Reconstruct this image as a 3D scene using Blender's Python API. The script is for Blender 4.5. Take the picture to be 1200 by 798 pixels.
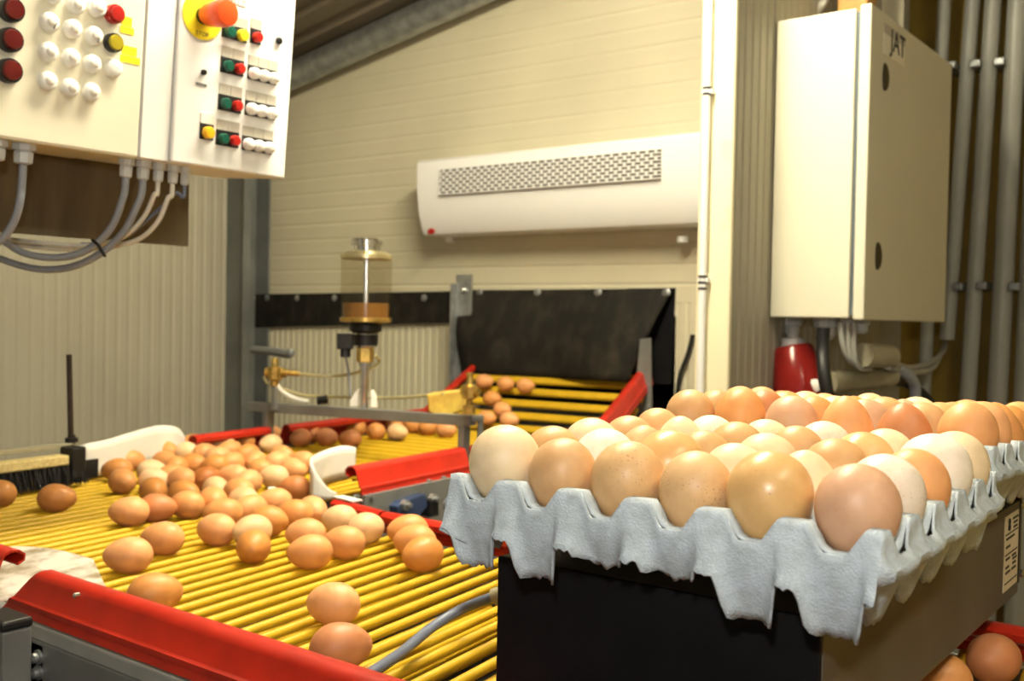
import bpy, math, random
from mathutils import Vector, Matrix
random.seed(7)
S = bpy.context.scene
for o in list(bpy.data.objects): bpy.data.objects.remove(o)
COL = S.collection

# ------------------------------------------------------------------ camera
F, YAW, PIT, ROL = 1208.0, .6521, .0232, .0189          # focal length in px of a 1200 px wide frame
_f = Vector((-math.sin(YAW), math.cos(YAW), 0)); _r = Vector((math.cos(YAW), math.sin(YAW), 0)); _u = Vector((0, 0, 1))
CW = _f*math.cos(PIT) - _u*math.sin(PIT); _u2 = _u*math.cos(PIT) + _f*math.sin(PIT)
CR = _r*math.cos(ROL) + _u2*math.sin(ROL); CU = _u2*math.cos(ROL) - _r*math.sin(ROL)
CAM = Vector((0, 0, 1.25))
cd = bpy.data.cameras.new('camera'); co = bpy.data.objects.new('camera', cd); COL.objects.link(co)
cd.sensor_width = 36; cd.lens = 36*F/1200; cd.clip_start = .02
m = Matrix((CR, CU, -CW)).transposed().to_4x4(); m.translation = CAM; co.matrix_world = m
cd.dof.use_dof = True; cd.dof.focus_distance = .80; cd.dof.aperture_fstop = 11.0
S.camera = co

# ------------------------------------------------------------------ world, exposure, lights
S.view_settings.view_transform = 'Standard'; S.view_settings.look = 'None'
S.view_settings.gamma = 1; S.view_settings.use_curve_mapping = False
S.view_settings.exposure = 0.42
w = bpy.data.worlds.new('world'); S.world = w; w.use_nodes = True
w.node_tree.nodes['Background'].inputs[0].default_value = (1, .86, .62, 1)
w.node_tree.nodes['Background'].inputs[1].default_value = .20

def area_light(name, loc, target, size, size_y, power, color, shape='RECTANGLE'):
    l = bpy.data.lights.new(name, 'AREA'); l.shape = shape; l.size = size; l.size_y = size_y
    l.energy = power; l.color = color
    o = bpy.data.objects.new(name, l); COL.objects.link(o); o.location = loc
    o.rotation_euler = (Vector(target)-Vector(loc)).to_track_quat('-Z', 'Y').to_euler()
    return o
# the photographer's flash, on the camera
area_light('camera_flash', CAM + CU*.17 - CR*.03, CAM + CW*3, .05, .05, 3.0, (1, .97, .94), 'DISK')
# room light: ceiling tubes over the conveyor, plus an added pair brightening right-facing sides
TUBE_WARM = (1, .90, .66)
LAMPS = ((-.92, 1.42, 2.42, 215), (.75, .45, 2.60, 48))      # x, y, z, brightness

# ------------------------------------------------------------------ pixel helpers (measurements taken off the photograph)
def ray(x, y): return CW + CR*((x-600)/F) + CU*((399-y)/F)
def onz(x, y, z): d = ray(x, y); return CAM + d*((z-CAM.z)/d.z)
def ony(x, y, Y): d = ray(x, y); return CAM + d*(Y/d.y)
def onx(x, y, X): d = ray(x, y); return CAM + d*(X/d.x)
def at(x, y, D): return CAM + ray(x, y)*D

# ------------------------------------------------------------------ materials
MATS = {}
def mat(name, col, rough=.5, metal=0, var=.0, scale=30, bump=0, bscale=None, spec=.5, col2=None, stretch=None, coat=0, trans=0, ior=1.45, spread=(.35, .65)):
    if name in MATS: return MATS[name]
    m = bpy.data.materials.new(name); m.use_nodes = True; nt = m.node_tree; n = nt.nodes; L = nt.links
    b = n['Principled BSDF']; b.inputs['Roughness'].default_value = rough; b.inputs['Metallic'].default_value = metal
    b.inputs['Specular IOR Level'].default_value = spec; b.inputs['Coat Weight'].default_value = coat
    b.inputs['Transmission Weight'].default_value = trans; b.inputs['IOR'].default_value = ior
    tc = n.new('ShaderNodeTexCoord'); src = tc.outputs['Object']
    if stretch:
        mp = n.new('ShaderNodeMapping'); mp.inputs['Scale'].default_value = stretch; L.new(src, mp.inputs['Vector']); src = mp.outputs['Vector']
    nz = n.new('ShaderNodeTexNoise'); nz.inputs['Scale'].default_value = scale; nz.inputs['Detail'].default_value = 5; L.new(src, nz.inputs['Vector'])
    rp = n.new('ShaderNodeValToRGB'); rp.color_ramp.elements[0].position = spread[0]; rp.color_ramp.elements[1].position = spread[1]
    c2 = col2 or tuple(c*(1-var) for c in col)
    rp.color_ramp.elements[0].color = (*c2, 1); rp.color_ramp.elements[1].color = (*col, 1)
    L.new(nz.outputs['Fac'], rp.inputs['Fac']); L.new(rp.outputs['Color'], b.inputs['Base Color'])
    if bump:
        bz = n.new('ShaderNodeTexNoise'); bz.inputs['Scale'].default_value = bscale or scale*4; bz.inputs['Detail'].default_value = 4; L.new(src, bz.inputs['Vector'])
        bp = n.new('ShaderNodeBump'); bp.inputs['Strength'].default_value = bump; bp.inputs['Distance'].default_value = .002
        L.new(bz.outputs['Fac'], bp.inputs['Height']); L.new(bp.outputs['Normal'], b.inputs['Normal'])
    MATS[name] = m; return m

def egg_mat(name, col, speck=None, amount=.0, tint=.10, rough=.44):
    """egg shell: per-egg tone from Object Info, fine pores, optional brown speckles"""
    m = bpy.data.materials.new(name); m.use_nodes = True; nt = m.node_tree; n = nt.nodes; L = nt.links
    b = n['Principled BSDF']; b.inputs['Roughness'].default_value = rough; b.inputs['Specular IOR Level'].default_value = .36
    tc = n.new('ShaderNodeTexCoord'); oi = n.new('ShaderNodeObjectInfo')
    off = n.new('ShaderNodeVectorMath'); off.operation = 'ADD'; cmb = n.new('ShaderNodeCombineXYZ')
    mul = n.new('ShaderNodeMath'); mul.operation = 'MULTIPLY'; mul.inputs[1].default_value = 31.7
    L.new(oi.outputs['Random'], mul.inputs[0]); L.new(mul.outputs[0], cmb.inputs[0]); L.new(mul.outputs[0], cmb.inputs[1])
    L.new(tc.outputs['Object'], off.inputs[0]); L.new(cmb.outputs[0], off.inputs[1])
    nz = n.new('ShaderNodeTexNoise'); nz.inputs['Scale'].default_value = 60; nz.inputs['Detail'].default_value = 3; L.new(off.outputs[0], nz.inputs['Vector'])
    hs = n.new('ShaderNodeHueSaturation'); hs.inputs['Color'].default_value = (*col, 1)
    mr = n.new('ShaderNodeMapRange'); mr.inputs['To Min'].default_value = 1-tint*1.6; mr.inputs['To Max'].default_value = 1+tint*1.4; L.new(oi.outputs['Random'], mr.inputs['Value'])
    mr2 = n.new('ShaderNodeMapRange'); mr2.inputs['To Min'].default_value = 1+tint*.5; mr2.inputs['To Max'].default_value = 1-tint*.9; L.new(oi.outputs['Random'], mr2.inputs['Value'])
    L.new(mr.outputs[0], hs.inputs['Value']); L.new(mr2.outputs[0], hs.inputs['Saturation'])
    mx = n.new('ShaderNodeMix'); mx.data_type = 'RGBA'; mx.blend_type = 'MULTIPLY'
    rp = n.new('ShaderNodeValToRGB'); rp.color_ramp.elements[0].color = (.86, .80, .74, 1); rp.color_ramp.elements[1].color = (1, 1, 1, 1)
    rp.color_ramp.elements[0].position = .3; rp.color_ramp.elements[1].position = .6
    L.new(nz.outputs['Fac'], rp.inputs['Fac']); mx.inputs[0].default_value = .8; L.new(hs.outputs[0], mx.inputs[6]); L.new(rp.outputs[0], mx.inputs[7])
    out = mx.outputs[2]
    if speck:
        vz = n.new('ShaderNodeTexNoise'); vz.inputs['Scale'].default_value = 750; vz.inputs['Detail'].default_value = 2; L.new(off.outputs[0], vz.inputs['Vector'])
        lo = n.new('ShaderNodeTexNoise'); lo.inputs['Scale'].default_value = 45; L.new(off.outputs[0], lo.inputs['Vector'])
        ad = n.new('ShaderNodeMath'); ad.operation = 'MULTIPLY_ADD'; ad.inputs[1].default_value = .35; L.new(lo.outputs['Fac'], ad.inputs[0]); L.new(vz.outputs['Fac'], ad.inputs[2])
        r2 = n.new('ShaderNodeValToRGB'); p = .94-amount*.10; r2.color_ramp.elements[0].position = p; r2.color_ramp.elements[1].position = p+.04
        r2.color_ramp.elements[0].color = (0, 0, 0, 1); r2.color_ramp.elements[1].color = (.55, .55, .55, 1); L.new(ad.outputs[0], r2.inputs['Fac'])
        m3 = n.new('ShaderNodeMix'); m3.data_type = 'RGBA'; L.new(r2.outputs['Color'], m3.inputs[0]); L.new(out, m3.inputs[6]); m3.inputs[7].default_value = (*speck, 1)
        out = m3.outputs[2]
    L.new(out, b.inputs['Base Color'])
    bz = n.new('ShaderNodeTexNoise'); bz.inputs['Scale'].default_value = 900; L.new(tc.outputs['Object'], bz.inputs['Vector'])
    bp = n.new('ShaderNodeBump'); bp.inputs['Strength'].default_value = .12; bp.inputs['Distance'].default_value = .0006
    L.new(bz.outputs['Fac'], bp.inputs['Height']); L.new(bp.outputs['Normal'], b.inputs['Normal'])
    return m

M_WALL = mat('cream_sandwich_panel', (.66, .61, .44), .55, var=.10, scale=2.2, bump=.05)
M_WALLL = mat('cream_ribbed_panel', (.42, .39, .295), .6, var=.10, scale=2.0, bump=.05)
M_POST = mat('cream_stained_paint', (.86, .80, .55), .5, col2=(.72, .56, .26), scale=9, spread=(.24, .40))
M_OLIVE = mat('mustard_wall_paint', (.36, .24, .03), .6, var=.35, scale=5)
M_CEIL = mat('grey_brown_profiled_sheet', (.20, .165, .115), .5, var=.18, scale=3)
M_FLOOR = mat('concrete_floor', (.22, .20, .17), .8, var=.3, scale=6, bump=.2)
M_GALV = mat('galvanised_steel', (.46, .48, .48), .42, .75, var=.35, scale=25)
M_STEEL = mat('grey_painted_steel', (.24, .245, .235), .45, .35, var=.22, scale=14, bump=.04)
M_COLUMN = mat('dark_grey_column_paint', (.20, .21, .20), .5, .3, var=.3, scale=6)
M_CHROME = mat('bright_steel', (.85, .85, .83), .18, 1, var=.1)
M_BRASS = mat('brass', (.72, .50, .14), .32, .9, var=.4, scale=60)
M_YROD = mat('yellow_plastic_coating', (.66, .41, .018), .38, var=.10, scale=35)
M_RED = mat('red_plastic_rail', (.50, .022, .009), .36, var=.22, scale=22, bump=.03)
M_WHITEP = mat('white_plastic_sheet', (.86, .83, .76), .45, var=.06, scale=18)
M_DIRTYP = mat('dirty_white_plastic_sheet', (.66, .61, .54), .5, col2=(.26, .20, .12), scale=34, spread=(.34, .58))
M_BLACK = mat('black_paint', (.005, .005, .006), .6, var=.3, spec=.2)
M_RUBBER = mat('dusty_black_rubber', (.010, .0095, .008), .7, spec=.2, col2=(.030, .025, .018), scale=14, stretch=(1.6, 1, 1), spread=(.25, .55))
M_BLKPL = mat('black_plastic', (.012, .012, .012), .4, var=.3)
M_BOXSIDE = mat('dusty_grey_box_steel', (.11, .098, .08), .55, .1, var=.30, scale=9, stretch=(1, 1, .3))
M_PULP = mat('blue_grey_paper_pulp', (.52, .585, .63), .9, col2=(.43, .48, .50), scale=120, bump=.5, bscale=700, spec=.15)
M_CREAMBOX = mat('cream_enamel', (.84, .80, .64), .38, var=.03, scale=5)
M_WHITEBOX = mat('white_enamel', (.90, .90, .88), .35, var=.02, scale=5)
M_CAB = mat('beige_cabinet_enamel', (.72, .69, .54), .42, var=.04, scale=5)
M_BROWNPL = mat('brown_mounting_plate', (.17, .135, .085), .4, .3, var=.35, scale=7, stretch=(1, 4, .6))
M_WHITE = mat('white_lamp_plastic', (.88, .87, .82), .3, var=.03)
M_REDBTN = mat('red_button_plastic', (.42, .016, .012), .3, var=.1)
M_DKRED = mat('dark_red_button_plastic', (.11, .007, .006), .28, var=.15)
M_ORRED = mat('orange_red_button_plastic', (.90, .10, .02), .3, var=.05)
M_GREENB = mat('green_button_plastic', (.006, .085, .055), .3, var=.1)
M_YELB = mat('yellow_plastic', (.92, .78, .03), .35, var=.05)
M_AMBER = mat('amber_button_plastic', (.95, .50, .02), .3, var=.05)
M_OLIVEB = mat('olive_yellow_button_plastic', (.42, .34, .02), .3, var=.1)
M_GREYLBL = mat('grey_label_plastic', (.52, .49, .42), .5, var=.1, scale=200)
M_GLAND = mat('translucent_white_nylon', (.70, .74, .76), .35, var=.1, trans=.15)
M_CABGREY = mat('grey_cable_sheath', (.30, .32, .36), .4, var=.12)
M_CABBLUE = mat('blue_grey_cable_sheath', (.16, .20, .30), .4, var=.12)
M_CABWHITE = mat('white_cable_sheath', (.72, .70, .62), .4, var=.08)
M_PIPE = mat('grey_pvc_pipe', (.42, .42, .37), .32, var=.10, scale=8)
M_PLUG = mat('red_industrial_plug_plastic', (.20, .010, .008), .22, var=.1)
M_BEIGEPL = mat('beige_plastic_tube', (.36, .33, .22), .45, var=.12)
M_WOOD = mat('pale_brush_wood', (.78, .66, .30), .6, col2=(.62, .48, .20), scale=20, stretch=(1, 8, 8))
M_BRISTLE = mat('black_bristle', (.015, .015, .016), .5, var=.4)
M_RODRUST = mat('dark_rusty_rod', (.045, .028, .02), .55, .4, var=.4, scale=40)
M_BLUEMOT = mat('dark_blue_enamel', (.03, .05, .12), .35, var=.2)
M_OIL = None
M_LABEL = mat('pale_paper_label', (.62, .56, .40), .6, var=.06, scale=60)
M_INK = mat('black_ink', (.01, .01, .01), .6, var=.1)
M_BLUEGAP = mat('blue_grey_gasket', (.10, .13, .15), .6, var=.1)
M_DIRTCOPPER = mat('orange_drip_residue', (.45, .16, .02), .5, var=.3, scale=90)
M_SHADEDARK = mat('dark_shade_lining', (.02, .018, .014), .8, var=.3)  # near-black stands in for shade in the passage and below the rods
M_HOSE = mat('yellowed_clear_hose', (.55, .48, .22), .3, var=.1, trans=.2)
def glass_mat(name='clear_reservoir_glass', tint=(.97, .95, .90), mixf=.035):
    m = bpy.data.materials.new(name); m.use_nodes = True; nt = m.node_tree; n = nt.nodes; L = nt.links; n.remove(n['Principled BSDF'])
    t = n.new('ShaderNodeBsdfTransparent'); g = n.new('ShaderNodeBsdfGlossy'); g.inputs['Roughness'].default_value = .14
    nz = n.new('ShaderNodeTexNoise'); nz.inputs['Scale'].default_value = 20
    rp = n.new('ShaderNodeValToRGB'); rp.color_ramp.elements[0].color = (*[c*.94 for c in tint], 1); rp.color_ramp.elements[1].color = (*tint, 1)
    L.new(nz.outputs['Fac'], rp.inputs['Fac']); L.new(rp.outputs[0], t.inputs[0])
    mx = n.new('ShaderNodeMixShader'); mx.inputs[0].default_value = mixf; L.new(t.outputs[0], mx.inputs[1]); L.new(g.outputs[0], mx.inputs[2])
    L.new(mx.outputs[0], n['Material Output'].inputs['Surface']); return m
M_GLASS = glass_mat(tint=(.90, .87, .80), mixf=.05)
M_OIL = mat('amber_oil', (.22, .105, .025), .2, var=.15)
def emit_mat(strength):
    m = bpy.data.materials.new('lit_fluorescent_tube'); m.use_nodes = True; b = m.node_tree.nodes['Principled BSDF']
    b.inputs['Emission Color'].default_value = (*TUBE_WARM, 1); b.inputs['Emission Strength'].default_value = strength
    return m

# ------------------------------------------------------------------ mesh building
class MB:
    def __init__(s): s.v = []; s.f = []
    def quadbox(s, c8):
        k = len(s.v); s.v += [tuple(p) for p in c8]
        for q in ((0, 3, 2, 1), (4, 5, 6, 7), (0, 1, 5, 4), (1, 2, 6, 5), (2, 3, 7, 6), (3, 0, 4, 7)): s.f.append(tuple(k+i for i in q))
        return s
    def box(s, x0, y0, z0, x1, y1, z1):
        return s.quadbox([(x0, y0, z0), (x1, y0, z0), (x1, y1, z0), (x0, y1, z0), (x0, y0, z1), (x1, y0, z1), (x1, y1, z1), (x0, y1, z1)])
    def obox(s, o, a, b, c, a0, a1, b0, b1, c0, c1):
        o, a, b, c = Vector(o), Vector(a), Vector(b), Vector(c)
        P = lambda i, j, k: o + a*i + b*j + c*k
        return s.quadbox([P(a0, b0, c0), P(a1, b0, c0), P(a1, b1, c0), P(a0, b1, c0), P(a0, b0, c1), P(a1, b0, c1), P(a1, b1, c1), P(a0, b1, c1)])
    def prism(s, poly, ext):
        """poly: list of 3D points, ext: vector"""
        k = len(s.v); n = len(poly); e = Vector(ext)
        s.v += [tuple(p) for p in poly] + [tuple(Vector(p)+e) for p in poly]
        s.f.append(tuple(k+n-1-i for i in range(n))); s.f.append(tuple(k+n+i for i in range(n)))
        for i in range(n): j = (i+1) % n; s.f.append((k+i, k+j, k+n+j, k+n+i))
        return s
    def tube(s, pts, r, n=10, cap=True):
        pts = [Vector(p) for p in pts]; k = len(s.v); N = len(pts)
        rr = r if isinstance(r, (list, tuple)) else [r]*N
        t0 = (pts[1]-pts[0]).normalized(); a = t0.orthogonal().normalized()
        for i, p in enumerate(pts):
            t = (pts[min(i+1, N-1)]-pts[max(i-1, 0)]).normalized(); a = (a - t*a.dot(t)).normalized(); b = t.cross(a)
            for q in range(n):
                g = 2*math.pi*q/n; s.v.append(tuple(p + a*(math.cos(g)*rr[i]) + b*(math.sin(g)*rr[i])))
        for i in range(N-1):
            for q in range(n):
                q2 = (q+1) % n; s.f.append((k+i*n+q, k+i*n+q2, k+(i+1)*n+q2, k+(i+1)*n+q))
        if cap:
            s.f.append(tuple(k+n-1-q for q in range(n))); s.f.append(tuple(k+(N-1)*n+q for q in range(n)))
        return s
    def lathe(s, o, axis, prof, n=20):
        """prof: (radius, height) along axis from o"""
        o, ax = Vector(o), Vector(axis).normalized(); a = ax.orthogonal().normalized(); b = ax.cross(a); k = len(s.v); N = len(prof)
        for r, h in prof:
            for q in range(n):
                g = 2*math.pi*q/n; s.v.append(tuple(o + ax*h + a*(r*math.cos(g)) + b*(r*math.sin(g))))
        for i in range(N-1):
            for q in range(n):
                q2 = (q+1) % n; s.f.append((k+i*n+q, k+i*n+q2, k+(i+1)*n+q2, k+(i+1)*n+q))
        s.f.append(tuple(k+n-1-q for q in range(n))); s.f.append(tuple(k+(N-1)*n+q for q in range(n)))
        return s
    def grid(s, rows):
        k = len(s.v); R = len(rows); C = len(rows[0])
        for r in rows: s.v += [tuple(p) for p in r]
        for i in range(R-1):
            for j in range(C-1): s.f.append((k+i*C+j, k+i*C+j+1, k+(i+1)*C+j+1, k+(i+1)*C+j))
        return s
    def sheet(s, poly, p0, p1, nv, th=.0025, skew=0.0, skew1=0.0):
        """bent sheet: poly of (n, z) swept from p0 to p1; nv = unit vector of n"""
        p0, p1, nv = Vector(p0), Vector(p1), Vector(nv); d = (p1-p0).normalized(); N = len(poly)
        off = []
        for i in range(N):
            a = Vector((poly[max(i-1, 0)][0], poly[max(i-1, 0)][1])); b = Vector((poly[min(i+1, N-1)][0], poly[min(i+1, N-1)][1]))
            t = (b-a).normalized(); off.append((-t.y*th, t.x*th))
        ring = [(x, z) for x, z in poly] + [(poly[i][0]+off[i][0], poly[i][1]+off[i][1]) for i in range(N-1, -1, -1)]
        k = len(s.v); n = len(ring)
        for p, sk in ((p0, skew), (p1, skew1)):
            for x, z in ring: s.v.append(tuple(p + nv*x + Vector((0, 0, z)) + d*(sk*z)))
        for i in range(n): j = (i+1) % n; s.f.append((k+i, k+j, k+n+j, k+n+i))
        for base in (0, n):
            for i in range(N-1): s.f.append((k+base+i, k+base+i+1, k+base+n-2-i, k+base+n-1-i))
        return s

def mk(name, mb, material, parent=None, smooth=False, bevel=0, angle=40, loc=None):
    me = bpy.data.meshes.new(name)
    base = Vector(parent['_base']) if parent is not None and '_base' in parent else Vector((0, 0, 0))
    # every mesh gets its own origin at the middle of its foot
    xs = [p[0] for p in mb.v]; ys = [p[1] for p in mb.v]; zs = [p[2] for p in mb.v]
    org = Vector(((min(xs)+max(xs))/2, (min(ys)+max(ys))/2, min(zs)))
    me.from_pydata([(p[0]-org.x, p[1]-org.y, p[2]-org.z) for p in mb.v], [], mb.f); me.update()
    import bmesh
    bm = bmesh.new(); bm.from_mesh(me); bmesh.ops.recalc_face_normals(bm, faces=bm.faces); bm.to_mesh(me); bm.free()
    if smooth:
        me.polygons.foreach_set('use_smooth', [True]*len(me.polygons)); me.set_sharp_from_angle(angle=math.radians(angle))
    me.materials.append(material)
    o = bpy.data.objects.new(name, me); COL.objects.link(o)
    o['_base'] = tuple(org)
    if parent is not None: o.parent = parent; o.location = org - base
    else: o.location = org
    if bevel:
        bv = o.modifiers.new('bevel', 'BEVEL'); bv.width = bevel; bv.segments = 2; bv.limit_method = 'ANGLE'; bv.angle_limit = math.radians(50)
    return o
def thing(name, loc, label, cat, group=None):
    o = bpy.data.objects.new(name, None); COL.objects.link(o); o.location = loc; o.empty_display_size = .05
    o['_base'] = tuple(loc); o['label'] = label; o['category'] = cat
    if group: o['group'] = group
    return o
def tag(o, label, cat, group=None):
    o['label'] = label; o['category'] = cat
    if group: o['group'] = group
    return o
def struct(o): o['kind'] = 'structure'; return o
def plabel(o, l): o['label'] = l; return o
def smoothpath(pts, n=6):
    P = [Vector(p) for p in pts]; out = []
    for i in range(len(P)-1):
        a = P[max(i-1, 0)]; b = P[i]; c = P[i+1]; d = P[min(i+2, len(P)-1)]
        for k in range(n):
            t = k/n
            out.append(.5*((2*b) + (c-a)*t + (2*a-5*b+4*c-d)*t*t + (3*b-a-3*c+d)*t**3))
    out.append(P[-1]); return out
def text_mb(txt, o, right, up, size, thick=.0006):
    """lettering as thin raised geometry"""
    cu = bpy.data.curves.new('t', 'FONT'); cu.body = txt; cu.size = size; cu.extrude = thick; cu.align_x = 'CENTER'; cu.resolution_u = 3
    ob = bpy.data.objects.new('t', cu); COL.objects.link(ob)
    dg = bpy.context.evaluated_depsgraph_get(); me = bpy.data.meshes.new_from_object(ob.evaluated_get(dg))
    right, up = Vector(right), Vector(up); nn = right.cross(up); mb = MB()
    mb.v = [tuple(Vector(o) + right*v.co.x + up*v.co.y + nn*v.co.z) for v in me.vertices]
    mb.f = [tuple(p.vertices) for p in me.polygons]
    bpy.data.objects.remove(ob); bpy.data.curves.remove(cu); bpy.data.meshes.remove(me)
    return mb

# ================================================================== THE ROOM
YB, XL = 2.65, -3.36                     # back wall, left wall
XP = -.8645                              # partition side that carries the cabinet
YP = 1.827                               # front end of the partition
ZS = 1.30                                # joint between lower and upper back wall
XO0, XO1, ZO = -2.13, -1.45, 1.26        # passage in the back wall for the feed conveyor
roofz = lambda X: 2.19 + .178*(X+3.065)

def ribbed(mb, o, a, b, nrm, la, lb, pitch, depth, groove):
    """ribs run along b, repeat along a, on origin o"""
    o, a, b, nrm = Vector(o), Vector(a), Vector(b), Vector(nrm); row = []; x = 0
    while x < la:
        e = min(x+pitch, la); g = min(groove, (e-x)/2)
        row += [(x, 0), (e-g, 0), (e-g*.72, -depth), (e-g*.28, -depth)]; x = e
    row.append((la, 0))
    A = [o + a*p + nrm*d for p, d in row]
    mb.grid([A, [p + b*lb for p in A]])
    return mb
floor = struct(mk('floor', MB().box(-3.6, -2.6, -.1, 2.2, 3.6, 0), M_FLOOR))
mb = MB(); ribbed(mb, (XL, YB, ZS), (0, 0, 1), (1, 0, 0), (0, -1, 0), 1.65, 2.55, .058, .0016, .012)
ribbed(mb, (XL, YB, 0), (1, 0, 0), (0, 0, 1), (0, -1, 0), XO0-XL, ZS, .032, .0035, .014)
ribbed(mb, (XO1, YB, 0), (1, 0, 0), (0, 0, 1), (0, -1, 0), XP-XO1, ZS, .032, .0035, .014)
ribbed(mb, (XO0, YB, ZO), (1, 0, 0), (0, 0, 1), (0, -1, 0), XO1-XO0, ZS-ZO, .032, .0035, .014)
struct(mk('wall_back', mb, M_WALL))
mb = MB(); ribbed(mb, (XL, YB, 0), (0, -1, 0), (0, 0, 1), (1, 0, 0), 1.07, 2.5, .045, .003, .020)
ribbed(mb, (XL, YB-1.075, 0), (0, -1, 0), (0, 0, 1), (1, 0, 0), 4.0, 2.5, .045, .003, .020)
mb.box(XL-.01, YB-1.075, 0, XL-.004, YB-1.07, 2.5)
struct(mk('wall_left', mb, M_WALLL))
# passage behind the rubber flap, its shade put into the dark colour
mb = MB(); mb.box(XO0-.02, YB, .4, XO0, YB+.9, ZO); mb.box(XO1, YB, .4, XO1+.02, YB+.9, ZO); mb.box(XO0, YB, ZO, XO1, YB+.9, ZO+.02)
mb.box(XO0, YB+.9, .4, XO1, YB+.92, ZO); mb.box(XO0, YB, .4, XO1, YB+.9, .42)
struct(mk('trim_1', mb, M_SHADEDARK))
# ceiling: profiled sheet whose ribs follow the slope
mb = MB(); row = []; y = -2.6
while y < 3.6: row += [(y, 0), (y+.075, 0), (y+.09, .022), (y+.135, .022)]; y += .15
A = [Vector((XL-.2, p, roofz(XL-.2)+d)) for p, d in row]; Bv = [Vector((2.2, p, roofz(2.2)+d)) for p, d in row]
struct(mk('ceiling', mb.grid([A, Bv]), M_CEIL))
# partition: plain stained end and ribbed side
mb = MB(); ribbed(mb, (XP, YP, 0), (0, 1, 0), (0, 0, 1), (1, 0, 0), .9, 2.75, .034, .003, .015)
mb.box(XP-.073, YP+.004, 0, XP-.006, 2.9, 2.75)
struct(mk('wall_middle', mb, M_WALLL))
end = struct(mk('trim_2', MB().box(XP-.073, YP-.012, 0, XP-.001, YP+.003, 2.72), M_POST, bevel=.004))
# mustard wall behind the pipes, right wall, rear wall
struct(mk('wall_alcove', MB().box(XP-.07, 3.02, 0, 2.2, 3.1, 3.3), M_OLIVE))
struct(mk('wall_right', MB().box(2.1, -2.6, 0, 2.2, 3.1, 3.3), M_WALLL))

# steel column in the corner, rafter pipe along the slope
c0 = ony(274, 400, 2.60); c1 = ony(305, 400, 2.60)
mb = MB(); mb.box(c0.x, 2.54, 0, c1.x, 2.548, 2.3); mb.box(c0.x, 2.636, 0, c1.x, 2.644, 2.3); mb.box((c0.x+c1.x)/2-.004, 2.548, 0, (c0.x+c1.x)/2+.004, 2.636, 2.3)
mb.box(c1.x-.006, 2.515, 0, c1.x, 2.54, 2.3); mb.box(c0.x, 2.515, 0, c0.x+.006, 2.54, 2.3)
tag(mk('steel_column', mb, M_COLUMN, bevel=.002), 'dark grey steel column standing in the corner of the ribbed walls', 'column')
a = ony(300, 108, 2.58); b = ony(620, -35, 2.58)
mb = MB().tube([(XL+.02, 2.58, roofz(XL)-.055), (.9, 2.58, roofz(.9)-.055)], .050, 20)
tag(mk('roof_beam', mb, M_GALV, smooth=True), 'grey galvanised pipe rafter sloping under the ceiling along the back wall', 'beam')

# ------------------------------------------------------------------ ceiling lamps (the room's own over the conveyor, and an added fill at right)
for (lx, ly, lz, lit) in LAMPS:
    M_TUBE = emit_mat(lit)
    t = thing('room_or_fill_lamp', (lx, ly, lz), 'long white fluorescent ceiling lamp hung over the conveyor' if ly > .9 else 'added long white fluorescent fill lamp hung right of the egg trays', 'lamp')
    mk('housing', MB().prism([(lx-.09, ly-.64, lz), (lx+.09, ly-.64, lz), (lx+.05, ly-.64, lz+.06), (lx-.05, ly-.64, lz+.06)], (0, 1.28, 0)), M_WHITE, t, bevel=.004)
    for s in (-1, 1):
        mk('lamp_tube', MB().tube([(lx+s*.045, ly-.6, lz-.016), (lx+s*.045, ly+.6, lz-.016)], .013, 12), M_TUBE, t, smooth=True)
    for s in (-1, 1): mk('hanger', MB().tube([(lx, ly+s*.4, lz+.05), (lx, ly+s*.4, roofz(lx)+.02)], .004, 6), M_GALV, t)

# ================================================================== CROSS CONVEYOR
ZR = .925                                 # top of the rods
ROD = Vector((-.125, .992, 0)).normalized(); RP = Vector((ROD.y, -ROD.x, 0))
cc = thing('egg_conveyor', (-.9, .8, 0), 'yellow rod conveyor with red side rails carrying the brown eggs past the black box', 'conveyor')
def rod_mesh(L, r, n=10):
    mb = MB().tube([(0, 0, 0), (0, L, 0)], r, n); me = bpy.data.meshes.new('rod'); me.from_pydata(mb.v, [], mb.f)
    me.polygons.foreach_set('use_smooth', [True]*len(me.polygons)); me.set_sharp_from_angle(angle=math.radians(40)); me.materials.append(M_YROD); return me
RADR = .0053
long_rod, short_rod = rod_mesh(.86, RADR), rod_mesh(.535, RADR)
rodrot = math.atan2(-ROD.x, ROD.y)
def put_rod(me, p, parent, rot, name='rod'):
    o = bpy.data.objects.new(name, me); COL.objects.link(o); o.parent = parent
    o.location = Vector(p) - Vector(parent['_base']); o.rotation_euler = (0, 0, rot); return o
x = -2.02
while x < .30:
    me = long_rod if x < -1.27 else short_rod
    put_rod(me, (x, .566, ZR-RADR), cc, rodrot)
    if x > -1.27: put_rod(short_rod, (x+.012, .566, ZR-.075), cc, rodrot, 'return_rod')
    x += .0295
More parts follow.
